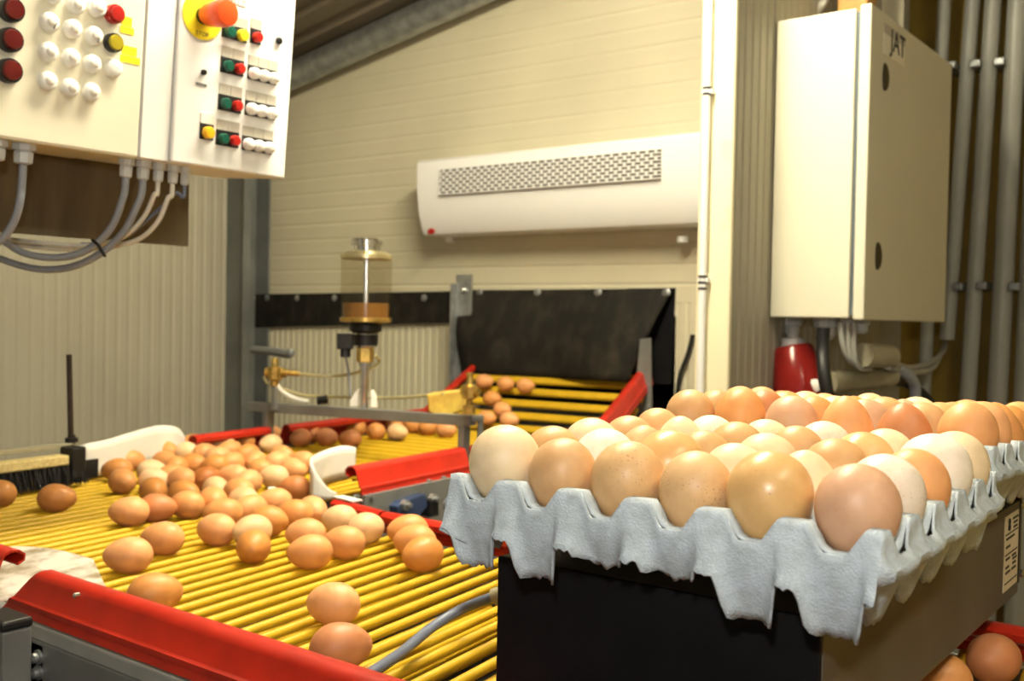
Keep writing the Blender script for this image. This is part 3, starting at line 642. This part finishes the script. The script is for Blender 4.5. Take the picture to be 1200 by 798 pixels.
# ================================================================== CONTROL PANEL
T_ = math.radians(4.5); pn = Vector((math.cos(T_), 0, -math.sin(T_))); pa = Vector((0, 1, 0)); pb = Vector((math.sin(T_), 0, math.cos(T_)))
PO = at(200, 190, 1.45)
def onp(px, py):
    d = ray(px, py); P = CAM + d*((PO-CAM).dot(pn)/d.dot(pn)); return (P-PO).dot(pa), (P-PO).dot(pb)
def pp(s_, h, d=0): return PO + pa*s_ + pb*h + pn*d
def pbox(s0, s1, h0, h1, d0, d1, mb=None): return (mb or MB()).obox(PO, pa, pb, pn, s0, s1, h0, h1, d0, d1)
def puck(s_, h, prof, n=20, mb=None): return (mb or MB()).lathe(pp(s_, h), pn, prof, n)
lp = thing('control_panel', pp(-.3, 0, -.08), 'cream control panel with dark red buttons and rows of white lamps', 'control panel')
mk('casing', pbox(-.62, -.051, -.002, .42, -.17, 0), M_CREAMBOX, lp, bevel=.004)
rp_ = thing('switch_box', pp(.08, 0, -.08), 'white switch box with an emergency stop and coloured button blocks', 'control box')
mk('casing', pbox(-.049, .199, -.001, .42, -.17, -.004), M_WHITEBOX, rp_, bevel=.004)
mk('front_frame', pbox(-.049, -.006, 0, .42, -.003, .001), M_WHITEBOX, rp_, bevel=.001)
fd = mk('front_plate', pbox(-.003, .200, 0, .42, -.003, .006), M_WHITEBOX, rp_, bevel=.003)
def button(parent, s_, h, r, cap, d0=0, bez=M_BLKPL, depth=.012, name='push_button', n=20):
    b = mk(name, puck(s_, h, [(r, d0-.001), (r, d0+depth*.6), (r*.93, d0+depth*.75), (r*.86, d0+depth*.75)], n), bez, parent, smooth=True, angle=30)
    mk('button_cap', puck(s_, h, [(r*.82, d0), (r*.82, d0+depth*.75), (r*.72, d0+depth), (r*.35, d0+depth*1.02)], n), cap, b, smooth=True, angle=50); return b
for (px, py) in ((14.5, 13), (13, 48), (12, 84)):
    s_, h = onp(px, py); button(lp, s_-.004, h, .0150, M_DKRED, depth=.016)
lamps = [(60, -6), (87, 6), (112, 10), (56, 26), (83, 34), (108, 42), (55, 61), (81, 68), (106, 75), (131, 80), (54, 95), (80, 103), (105, 108)]
for px, py in lamps:
    s_, h = onp(px, py)
    lm = mk('indicator_lamp', puck(s_, h, [(.0118, -.001), (.0118, .006), (.0105, .009), (.0085, .010)]), M_WHITE, lp, smooth=True, angle=50)
    if px != 131: mk('lens', puck(s_, h, [(.0060, .005), (.0060, .011), (.0040, .0125), (.002, .013)], 14), M_WHITEP, lm, smooth=True, angle=60)
s_, h = onp(59, 29); mk('lettering', text_mb('7', pp(s_, h-.006, .0112), pa, pb, .012, .0004), M_INK, lp)
s_, h = onp(110, 47); mk('lettering', text_mb('2', pp(s_, h-.004, .0112), pa, pb, .008, .0004), M_INK, lp)
s_, h = onp(134, 17.5); button(lp, s_-.003, h, .0125, M_REDBTN, bez=M_REDBTN, depth=.015)
s_, h = onp(133, 51); button(lp, s_-.003, h, .0125, M_OLIVEB, depth=.014)
for (a_, b_) in (((143, 21), (157, 31)), ((143, 55), (164, 67))):
    sa, ha = onp(*a_); sb, hb_ = onp(*b_)
    mk('sticker', pbox(sa, sa+(sb-sa)*.8, ha-.009, ha+.003, -.001, .0008), M_YELB, lp); mk('sticker', pbox(sa-.002, sb, ha-.019, ha-.010, -.001, .0008), M_YELB, lp)
# right box: emergency stop
s_, h = onp(237, 20); s_ -= .004
es = mk('emergency_stop', puck(s_, h, [(.033, .005), (.033, .0075), (.031, .008)], 32), M_YELB, fd, smooth=True, angle=30)
plabel(es, 'yellow round plate with an orange-red mushroom button')
mk('collar', puck(s_, h, [(.012, .007), (.012, .018)], 16), M_BLKPL, es, smooth=True)
mk('mushroom', puck(s_, h, [(.012, .014), (.0165, .024), (.0190, .050), (.0190, .060), (.017, .0645), (.008, .066)], 28), M_ORRED, es, smooth=True, angle=50)
mk('lettering', text_mb('STOP', pp(s_, h-.028, .0078), pa, pb, .009, .0004), M_INK, es)
def block(pts_px, h0px, h1px, caps):
    (xa, ya), (xb, yb) = pts_px; s0, hA = onp(xa, ya); s1, hB = onp(xb, yb); ht_ = onp(xa, h0px)[1]; hb2 = onp(xa, h1px)[1]
    lab = ht_ - (ht_-hb2)*.36
    b = mk('button_block', pbox(s0, s1, hb2+.003, lab, .004, .008), M_BLKPL, fd, bevel=.001)
    n = len(caps); wd = (s1-s0)/n
    for i, c in enumerate(caps):
        mk('caption_plate', pbox(s0+wd*i+.0005, s0+wd*(i+1)-.0005, lab, ht_, .004, .0075), M_GREYLBL if c is not M_AMBER else M_WHITE, b)
        cs = s0 + wd*(i+.5); ch = (lab+hb2)/2
        rr = min(wd*(.47 if c is M_WHITE else .40), .0125)
        if c is M_WHITE: mk('lamp_cap', puck(cs, ch, [(rr, .007), (rr*1.0, .014), (rr*.8, .018), (rr*.4, .0195)]), c, b, smooth=True, angle=60)
        else: mk('button_cap', puck(cs, ch, [(rr*.95, .007), (rr*.95, .015), (rr*.8, .017), (rr*.3, .0172)]), c, b, smooth=True, angle=50)
block(((257, 30), (287, 30)), 15, 46, [M_GREENB, M_YELB])
block(((290.5, 30), (303.5, 30)), 21, 53, [M_REDBTN])
block(((255.5, 70), (283, 70)), 53, 87, [M_GREENB, M_REDBTN])
block(((287, 80), (322, 80)), 64, 95, [M_WHITE]*3)
block(((252.5, 115), (280, 115)), 97, 131, [M_GREENB, M_REDBTN])
block(((284, 120), (320, 120)), 105, 137, [M_WHITE]*3)
block(((231, 150), (247, 150)), 131.5, 165, [M_AMBER])
block(((250, 155), (277, 155)), 139, 172, [M_GREENB, M_REDBTN])
block(((280.5, 160), (316.5, 160)), 147, 178, [M_WHITE]*3)
for px, py, r in ((323, 48, .0055), (235, 85, .004)):
    s_, h = onp(px, py); mk('key_lock', puck(s_, h, [(r, .005), (r, .010), (r*.7, .0115)], 14), M_BLKPL, fd, smooth=True)
s_, h = onp(232, 99); mk('small_plate', pbox(s_-.008, s_+.010, h-.0022, h+.0018, .005, .0068), M_STEEL, fd)
s_, h = onp(276, 3); mk('lettering', text_mb('ELLZ', pp(s_, h-.004, .0066), pa, pb, .013, .0004), M_GREYLBL, fd)
# brown mounting plate behind
bxp = -1.44
b0_, b1_ = onx(221, 289, bxp), onx(221, 195, bxp)
tag(mk('mounting_plate', MB().box(bxp-.004, .0, b0_.z, bxp, b0_.y, b1_.z+.45), M_BROWNPL, bevel=.001), 'brown steel mounting plate behind the two control boxes', 'plate')
mb = MB().box(bxp-.045, .0, 1.75, bxp-.004, .75, 1.79); mb.box(bxp-.045, .30, 1.3, bxp-.005, .34, 2.75)
tag(mk('hanging_frame', mb, M_STEEL, bevel=.002), 'grey steel frame holding the brown mounting plate from the ceiling', 'frame')
# glands and cables below the panel
gl_px = [((28, 176), .013, -1), ((-4, 172), .012, -1), ((148, 196), .0095, 0), ((168, 199), .0095, 0), ((186, 201), .0080, 1), ((203, 203), .0080, 1), ((217, 205), .0068, 1)]
GD = {}
for (px, py), r, k in gl_px:
    d__ = ray(px, py-6); P__ = CAM + d__*((PO-pn*.03-CAM).dot(pn)/d__.dot(pn)); s_ = (P__-PO).dot(pa); par = lp if s_ < -.05 else rp_
    c = pp(s_, .0, -.03)
    GD[px] = c; gg = mk('cable_gland', MB().lathe(c, -pb, [(r, 0), (r*1.15, .001), (r*1.15, .010), (r*.85, .011), (r*.95, .014), (r*.9, .026), (r*.6, .028)], 8), M_GLAND, par)
def dep(px): return 1.34 + (px-30)*.00105
def hang(name, px0, pts, r, m, label):
    c = GD[px0]; d0 = (c-CAM).dot(CW)
    P = [c - pb*.02, c - pb*.045] + [at(x, y, d0 + (i*.004)) for i, (x, y) in enumerate(pts)]
    o = mk(name, MB().tube(smoothpath(P, 6), r, 10), m, smooth=True); tag(o, label, 'cable')
def gx_of(px0): 
    c = GD[px0]; v = c-CAM; z = v.dot(CW); return 600+F*v.dot(CR)/z, 399-F*v.dot(CU)/z
hang('grey_cable', 28, [(24, 232), (17, 258), (2, 280), (-30, 300)], .0052, M_CABGREY, 'thick grey cable dropping alone from a gland under the cream control panel')
hang('grey_cable', 148, [(143, 235), (133, 262), (115, 284), (90, 298), (60, 302), (30, 297), (8, 285), (-25, 262)], .0052, M_CABGREY, 'grey cable under the strap, highest of the two thick looping cables')
hang('blue_grey_cable', 168, [(161, 240), (146, 270), (122, 294), (90, 311), (55, 316), (20, 310), (-30, 292)], .0052, M_CABGREY, 'lowest thick grey cable looping under the control panel')
hang('white_cable', 186, [(181, 228), (170, 252), (152, 272), (128, 284), (95, 288), (60, 286), (15, 281), (-25, 272)], .0036, M_CABWHITE, 'thin white cable tucked behind the thick looping cables')
hang('white_cable', 203, [(197, 232), (186, 258), (168, 277), (146, 286), (120, 290), (80, 292), (30, 288), (-25, 278)], .0036, M_CABWHITE, 'thin white cable hanging outermost of the looping bundle')
hang('blue_cable', 217, [(206, 226), (190, 242), (172, 258), (150, 276), (125, 285), (95, 286)], .0026, M_CABBLUE, 'thin dark blue cable joining the looping bundle')
D_t = (GD[148]-CAM).dot(CW)+.006
ct = [at(108, 281, D_t-.008), at(116, 288, D_t-.014), at(123, 300, D_t-.008), at(122, 298, D_t+.014), at(111, 282, D_t+.014), at(108, 281, D_t-.008)]
tag(mk('cable_tie', MB().tube(ct, .0022, 6), M_BLKPL), 'black cable tie around the grey cables under the panel', 'cable tie')

# ================================================================== BLACK BOX AND CABLE
BX0, BX1, BY0, BY1, BZ0, BZ1 = -.4565, -.2165, .586, 1.125, .984, 1.0765
bb = thing('equipment_box', (-.335, .85, BZ0), 'black fronted steel box spanning the conveyor under the egg trays', 'box')
mk('front_panel', MB().box(BX0, BY0, BZ0, BX1-.0005, BY0+.004, BZ1), M_BLACK, bb, bevel=.0008)
mk('case', MB().box(BX0, BY0+.004, BZ0, BX1, BY1, BZ1), M_BOXSIDE, bb, bevel=.001)
mk('rear_seal', MB().box(BX1-.004, BY1-.003, BZ0+.01, BX1+.0008, BY1+.003, BZ1+.02), M_BLKPL, bb)
mk('rear_flange', MB().box(BX0, BY1+.003, BZ0+.012, BX1-.002, BY1+.02, BZ1+.02), M_BOXSIDE, bb)
for py in (592, 672): mk('screw', MB().lathe(onx(1196, py, BX1), (1, 0, 0), [(.004, -.002), (.004, .002), (.002, .003)], 8), M_CHROME, bb, smooth=True)
la, lb_ = onx(1176, 650, BX1), onx(1192, 640, BX1); lz0, lz1 = onx(1176, 694, BX1).z, onx(1176, 607, BX1).z
stk = mk('rating_label', MB().box(BX1-.001, la.y, lz0, BX1+.0007, lb_.y, min(lz1, BZ1-.003)), M_LABEL, bb)
lz1 = min(lz1, BZ1-.003); lh = lz1-lz0; wy = lb_.y-la.y
lm = MB()
def lrow(f, y0, y1, t=.0009): lm.box(BX1+.0006, la.y+wy*y0, lz0+lh*f-t, BX1+.0011, la.y+wy*y1, lz0+lh*f+t)
for f in (.10, .48, .75): lrow(f, .06, .94, .0006)
for f, a_, b_ in ((.24, .1, .45), (.24, .55, .85), (.31, .1, .35), (.31, .6, .85), (.37, .6, .9), (.42, .1, .4), (.42, .55, .85), (.58, .1, .4), (.69, .1, .7), (.80, .6, .9), (.86, .6, .9), (.92, .55, .95)): lrow(f, a_, b_, .0011)
mk('label_print', lm, M_INK, stk)
mk('lettering', text_mb('8', (BX1+.0012, la.y+wy*.28, lz0+lh*.79), (0, 1, 0), (0, 0, 1), lh*.24), M_INK, stk)
# grey cable over the near part of the conveyor
pts = [onz(395, 815, .955), onz(430, 792, .951), onz(470, 765, .944), onz(505, 736, .942), onz(535, 717, .95), onz(560, 706, .962), onz(583, 698, .972)]
e_ = Vector((BX0-.004, .66, 1.02))
gc = thing('grey_cable', pts[2], 'blue-grey cable lying across the yellow rods into the black box', 'cable')
mk('sheath', MB().tube(smoothpath(pts, 6), .0052, 12), M_CABBLUE if False else mat('slate_cable_sheath', (.13, .155, .225), .4, var=.1), gc, smooth=True)
d_ = (pts[-1]-pts[-2]).normalized(); mk('ferrule', MB().tube([pts[-1]-d_*.004, pts[-1]+d_*.012], .0085, 12), M_BEIGEPL, gc, smooth=True)

# ================================================================== EGG TRAYS
PX, PYT = .049, .0579
def sst(x): x = max(0, min(1, x)); return x*x*(3-2*x)
def Sd(d): return max(0, min(1, (d-.17)/.19))*.75 + .25*sst((d-.13)/.27)
SAD, CUP = .0150, .032
def tray_mesh(name, seed, ncx=6, ncy=5):
    rnd = random.Random(seed); mb = MB(); n = 12
    dist = lambda u: abs(u-round(u))
    def hh(u, v):
        a, b = Sd(dist(u)), Sd(dist(v)); return -SAD*max(a, b) - (CUP-SAD)*a*b
    rows = []
    for j in range(ncy*n+1):
        rows.append([Vector((i/n*PX, j/n*PYT, hh(i/n, j/n))) for i in range(ncx*n+1)])
    mb.grid(rows)
    # small dimple in each post top is left to the pulp texture; skirts:
    def skirt(ncell, length, P0, dvec, nvec, side, torn=()):
        rr = []; R = 9; m_ = 24
        jit = [rnd.uniform(-.0016, .0016) for _ in range(ncell*m_+1)]
        for r in range(R+1):
            t = r/R; row = []
            for i in range(ncell*m_+1):
                sN = i/m_; d = dist(sN); top = -SAD*Sd(d)
                if side: bot = -.056 + .010*(1-sst((d-.16)/.14))
                else:
                    bot = -.062 + .026*(1-sst((d-.13)/.12))
                    if min(ncell-1, int(sN)) in torn: bot = max(bot, -.042 - .006*sst((d-.2)/.3)); bot = max(bot, -.062)
                if r == R: bot += jit[i]
                w_ = 1 - sst((d-.06)/.34)
                z = top + (bot-top)*t
                if side:
                    lip = .0065*sst((-z-.014)/.006)*(1-sst((-z-.024)/.008)) ; o_ = lip + (1-w_)*(.003-.012*max(0, (-z-.026)/.03)) + w_*(.001-.022*max(0, (-z-.026)/.03))
                else:
                    o_ = w_*(.0005+.0100*t) + (1-w_)*(.0050-.0120*t*t) + .0022*sst((t-.88)/.12)*w_ + .0006*sst((t-.9)/.1)
                # corners pull in
                e = min(sN, ncell-sN); 
                row.append(Vector(P0) + Vector(dvec)*(sN*length) + Vector(nvec)*o_ + Vector((0, 0, z)))
            rr.append(row)
        return rr
    f_ = skirt(ncx, PX, (0, 0, 0), (1, 0, 0), (0, -1, 0), False, (2, 3) if seed == 1 else ())
    r_ = skirt(ncy, PYT, (ncx*PX, 0, 0), (0, 1, 0), (1, 0, 0), True)
    b_ = skirt(ncx, PX, (ncx*PX, ncy*PYT, 0), (-1, 0, 0), (0, 1, 0), False)
    l_ = skirt(ncy, PYT, (0, ncy*PYT, 0), (0, -1, 0), (-1, 0, 0), True)
    S4 = [f_, r_, b_, l_]
    for k in range(4):           # rounded corner strips join neighbouring skirts
        A, Bq = S4[k], S4[(k+1) % 4]
        for r in range(len(A)):
            mid = (A[r][-1]+Bq[r][0])/2; A[r].append(mid); Bq[r].insert(0, mid.copy())
    for q in S4: mb.grid(q)
    import bmesh
    me = bpy.data.meshes.new(name); me.from_pydata([tuple(p) for p in mb.v], [], mb.f)
    bm = bmesh.new(); bm.from_mesh(me); bmesh.ops.remove_doubles(bm, verts=bm.verts, dist=.0002); bmesh.ops.recalc_face_normals(bm, faces=bm.faces)
    bm.to_mesh(me); bm.free()
    me.polygons.foreach_set('use_smooth', [True]*len(me.polygons)); me.set_sharp_from_angle(angle=math.radians(55)); me.materials.append(M_PULP)
    return me
def place_tray(corner, th, tilt, seed, label):
    o = bpy.data.objects.new('egg_tray', tray_mesh('egg_tray', seed)); COL.objects.link(o)
    M = Matrix.Translation(corner) @ Matrix.Rotation(th, 4, 'Z') @ Matrix.Rotation(tilt, 4, 'X') @ Matrix.Translation((-6*PX, 0, 0))
    o.matrix_world = M; tag(o, label, 'egg tray', 'egg trays on the black box')
    sm = o.modifiers.new('s', 'SOLIDIFY'); sm.thickness = .0016; sm.offset = -1
    return M
TM1 = place_tray((-.1723, .5521, 1.1397), .0263, 0, 1, 'blue-grey pulp egg tray overhanging the black front of the box')
TM2 = place_tray((-.1850, .8560, 1.1570), .0300, math.radians(-3.0), 2, 'blue-grey pulp egg tray holding mostly brown eggs, behind the overhanging tray')

# ================================================================== EGGS
def egg_mesh(L, W, k=.13, n=26, m_=18):
    mb = MB(); prof = []
    for i in range(1, m_):
        a = math.pi*i/m_; t = -math.cos(a); r = W/2*math.sin(a)*(1 - k*t - .05*t*t)/(1.0); prof.append((max(r, 1e-5), L/2*t))
    mb.v.append((0, 0, -L/2))
    for r, h in prof:
        for q in range(n): g = 2*math.pi*q/n; mb.v.append((r*math.cos(g), r*math.sin(g), h))
    mb.v.append((0, 0, L/2)); N = len(prof)
    for q in range(n): mb.f.append((0, 1+(q+1) % n, 1+q)); mb.f.append((len(mb.v)-1, 1+(N-1)*n+q, 1+(N-1)*n+(q+1) % n))
    for i in range(N-1):
        for q in range(n): q2 = (q+1) % n; mb.f.append((1+i*n+q, 1+i*n+q2, 1+(i+1)*n+q2, 1+(i+1)*n+q))
    me = bpy.data.meshes.new('egg'); me.from_pydata(mb.v, [], mb.f); me.polygons.foreach_set('use_smooth', [True]*len(me.polygons)); return me
EM = {
 'brown': egg_mat('orange_brown_shell', (.74, .33, .105), tint=.10),
 'dark': egg_mat('dark_brown_shell', (.52, .19, .06), tint=.10),
 'pale': egg_mat('pale_peach_shell', (.84, .56, .30), tint=.08),
 'tan': egg_mat('tan_shell', (.62, .36, .155), tint=.07),
 'spec': egg_mat('speckled_tan_shell', (.64, .39, .17), (.20, .08, .03), .9, .06),
 'gold': egg_mat('golden_tan_shell', (.66, .40, .15), (.30, .14, .04), .5, .06, rough=.30),
 'cream': egg_mat('cream_shell', (.80, .62, .38), (.45, .26, .12), .25, .05),
 'white': egg_mat('off_white_shell', (.90, .80, .66), tint=.03),
 'wspec': egg_mat('white_speckled_shell', (.84, .72, .58), (.45, .24, .13), 1.0, .03),
 'pink': egg_mat('pinkish_tan_shell', (.66, .39, .235), tint=.05),
}
WORDS = {'brown': 'orange-brown egg', 'dark': 'dark reddish-brown egg', 'pale': 'pale peach egg', 'tan': 'plain tan egg', 'spec': 'tan egg with brown speckles', 'gold': 'glossy golden-tan egg',
         'cream': 'cream egg', 'white': 'smooth off-white egg', 'wspec': 'whitish egg with brown flecks', 'pink': 'pinkish-tan egg'}
SIZES = [(.0590, .0452), (.0560, .0460), (.0600, .0458), (.0565, .0445), (.0595, .0510), (.0565, .0475)]
MESH = {}
def egg(kind, size, loc, rot, label, group):
    key = (kind, size)
    if key not in MESH:
        me = egg_mesh(*SIZES[size]); me.materials.append(EM[kind]); MESH[key] = me
    o = bpy.data.objects.new('egg', MESH[key]); COL.objects.link(o); o.location = loc; o.rotation_euler = rot
    return tag(o, label, 'egg', group)
# --- standing in the trays; rows from the front, columns along the front edge
ROWN = ['in the front row of the overhanging tray', 'in the second row of the overhanging tray', 'in the middle row of the overhanging tray', 'in the fourth row of the overhanging tray', 'in the last row of the overhanging tray']
ROWN2 = ['in the first row of the tray behind', 'in the second row of the tray behind', 'in the middle row of the tray behind', 'in the fourth row of the tray behind', 'in the last row of the tray behind']
K1 = ['cream tan spec spec gold pink'.split(), 'spec white gold cream cream wspec'.split(), 'cream spec spec cream tan brown'.split(), 'tan cream spec tan gold white'.split(), 'brown wspec cream wspec cream cream'.split()]
K2 = ['tan brown pink brown dark brown'.split(), 'tan dark brown pink tan brown'.split(), 'brown brown pale tan brown brown'.split(), 'brown pale brown pink brown brown'.split(), 'dark brown pale pale brown brown'.split()]
SZ1 = [[4, 1, 5, 1, 4, 5], [1, 5, 4, 1, 1, 5], [5, 1, 1, 5, 5, 1], [1, 0, 5, 0, 5, 4], [0, 1, 1, 5, 1, 5]]
rnd = random.Random(11)
for K, M, RN, tname in ((K1, TM1, ROWN, 'eggs in the overhanging tray'), (K2, TM2, ROWN2, 'eggs in the tray behind')):
    for r in range(5):
        for c in range(6):
            k = K[r][c]; sz = SZ1[r][c] if K is K1 else rnd.choice([0, 1, 2, 5, 1])
            L, W = SIZES[sz]
            p = M @ Vector(((c+.5)*PX + rnd.uniform(-.0006, .0006) + (.0018 if (K is K1 and c == 5) else 0), (r+.5)*PYT + rnd.uniform(-.002, .002), -.027 + L/2 + (.0015 if W > .046 else 0)))
            row = K[r]; lab = WORDS[k] + ' ' + RN[r]
            if row.count(k) > 1:      # alike in one row: count from the box side that carries the label
                lab = WORDS[k] + ', ' + RN[r].replace('in the ', '').replace('of the overhanging', 'of overhanging') + ', ' + ['sixth', 'fifth', 'fourth', 'third', 'second', 'first'][c] + ' from the labelled side'
            up_ = math.pi if (rnd.random() < .88 or (K is K1 and r == 0)) else 0
            egg(k, sz, p, (up_ + rnd.uniform(-.10, .10), rnd.uniform(-.10, .10), rnd.uniform(0, 6.28)), lab, tname if row.count(k) == 1 else tname + ', ' + WORDS[k])
# --- lying on the conveyors: pixel of the middle, kind, heading
ZE = ZR + .0205
heap = """137,550,b 153,539,b 144,564,b 180,575,b 178,552,p 183,562,p 197,529,b 194,541,b 224,520,b 223,530,p 211,547,b 214,562,b 232,545,b 240,561,d 216,578,b 190,594,d 151,599,b 190,630,b
242,588,b 256,573,p 261,521,p 269,528,b 256,535,b 268,543,b 273,558,b 285,517,b 317,520,p 318,508,b 291,564,b 301,541,b 290,532,b 306,550,b 321,558,p 324,541,b 344,550,b 345,571,d 331,534,b 354,541,b
281,586,p 293,596,b 321,588,b 345,602,b 371,597,b 261,601,b 253,620,b 295,622,p 297,640,b 316,610,b 358,625,b 363,646,b 398,608,p 430,618,p 403,635,b 225,590,b 236,531,b 246,545,b 276,575,b 203,558,b"""
far_ = "352,513,d 365,508,d 378,502,d 383,512,d 410,514,d 417,501,b 433,495,b 440,505,b 466,506,p 462,495,b 483,498,b 502,501,b 523,503,b"
lone = {'67,583,b': 'orange-brown egg lying by itself in front of the black brush', '-3,578,b': 'orange-brown egg beside the bristles at the end of the brush', '150,650,b': 'orange-brown egg lying beside the gap plate, touching a second egg', '182,695,b': 'orange-brown egg lying close behind the near red rail by the gap plate',
        '390,707,b': 'light brown egg on the open rods, leaning against a darker egg', '400,757,d': 'darker brown egg pressed against the near red rail', '478,621,b': 'orange-brown egg touching the far red rail, hindmost of three in a line', '486,634,b': 'orange-brown egg between two others along the far red rail',
        '495,649,b': 'orange-brown egg under the tray corner, foremost of three in a line', '1166,770,d': 'brown egg lying under the side of the black box against the red rail', '1097,795,b': 'brown egg peeping out from under the edge of the black box'}
KD = {'b': 'brown', 'p': 'pale', 'd': 'dark'}
rnd = random.Random(5); E_ = []
def parse(s): a, b, c = s.split(','); return float(a), float(b), KD[c]
for s in heap.split(): x, y, k = parse(s); E_.append([onz(x, y, ZE), k, 'heap', None])
for s in far_.split(): x, y, k = parse(s); E_.append([onz(x, y, ZE), k, 'far', None])
for s, l in lone.items(): x, y, k = parse(s); E_.append([onz(x, y, ZE), k, 'lone', l])
for it in range(60):              # let touching eggs settle apart
    for i in range(len(E_)):
        for j in range(i):
            d = E_[i][0]-E_[j][0]; L = d.length; mn = .0465
            if 1e-6 < L < mn:
                f = d*((mn-L)/L*.5); E_[i][0] = E_[i][0]+f; E_[j][0] = E_[j][0]-f
for e_i in E_:
    if e_i[0].x > -1.21: e_i[0].y = min(e_i[0].y, 1.076)
for i, (p, k, grp, lab) in enumerate(E_):
    sz = rnd.choice([0, 1, 2, 3, 0]) if grp != 'lone' else rnd.choice([0, 2])
    W = SIZES[sz][1]; p = Vector((p.x, p.y, ZR - .0028 + W/2*.985))
    yaw = rnd.gauss(YAW + (.25 if grp == 'lone' else .1), .45 if grp == 'lone' else .65)
    if grp == 'heap':
        zones = [((-1.82, 1.08), 'beside the end of the black brush'), ((-1.90, 1.28), 'against the bright white guide plate'), ((-1.93, 1.50), 'along the far red rail behind the heap'), ((-1.70, 1.32), 'in the thick of the heap'),
                 ((-1.42, 1.25), 'next to the curved white corner plate'), ((-1.55, 1.12), 'in the front half of the heap'), ((-1.18, 1.04), 'near the split in the red rail'), ((-1.30, .98), 'among the loose eggs in front of the heap'), ((-1.35, .82), 'on bare rods at the front fringe of the heap')]
        side_ = min(zones, key=lambda z: (z[0][0]-p.x)**2 + (z[0][1]-p.y)**2)[1]
        lab = WORDS[k] + ' lying ' + side_; g = 'eggs heaped on the conveyor: ' + side_ + ', ' + k
    elif grp == 'far': lab = WORDS[k] + ' riding on the feed conveyor under the grey bar'; g = 'eggs on the feed conveyor, ' + k
    else: g = 'single eggs on the conveyor'
    egg(k, sz, p, (math.pi/2*(1 if rnd.random() < .5 else -1), rnd.uniform(-.05, .05), yaw + math.pi/2), lab, g)
# eggs rolling down the incline
for (x, y) in ((568, 447), (593, 450), (616, 452), (577, 467), (589, 480), (571, 490), (597, 492)):
    d = ray(x, y); nn = Vector((0, -(iB.z-iA.z), iB.y-iA.y)).normalized(); q = iA + nn*.030
    P = CAM + d*((q-CAM).dot(nn)/d.dot(nn))
    if P.z < ZE: P = onz(x, y, ZE)
    egg('brown', 0, P, (math.pi/2, 0, rnd.uniform(1.2, 1.9)), 'orange-brown egg coming down the sloping end of the feed conveyor', 'eggs on the incline')
# broken shell piece in the heap
sh = MB().lathe((0, 0, 0), (0, 0, 1), [(.017, 0), (.0165, .006), (.013, .012), (.006, .0155), (.001, .0165)], 16)
q = onz(318, 574, ZR+.03); o = mk('egg_shell_piece', MB().obox(q, (.75, -.66, 0), (.66, .75, 0), (.2, 0, .98), -.016, .016, -.006, .006, 0, .003), M_WHITEP, bevel=.002)
tag(o, 'small white shell fragment lying between eggs of the heap', 'shell piece')

for o in bpy.data.objects:
    if '_base' in o: del o['_base']
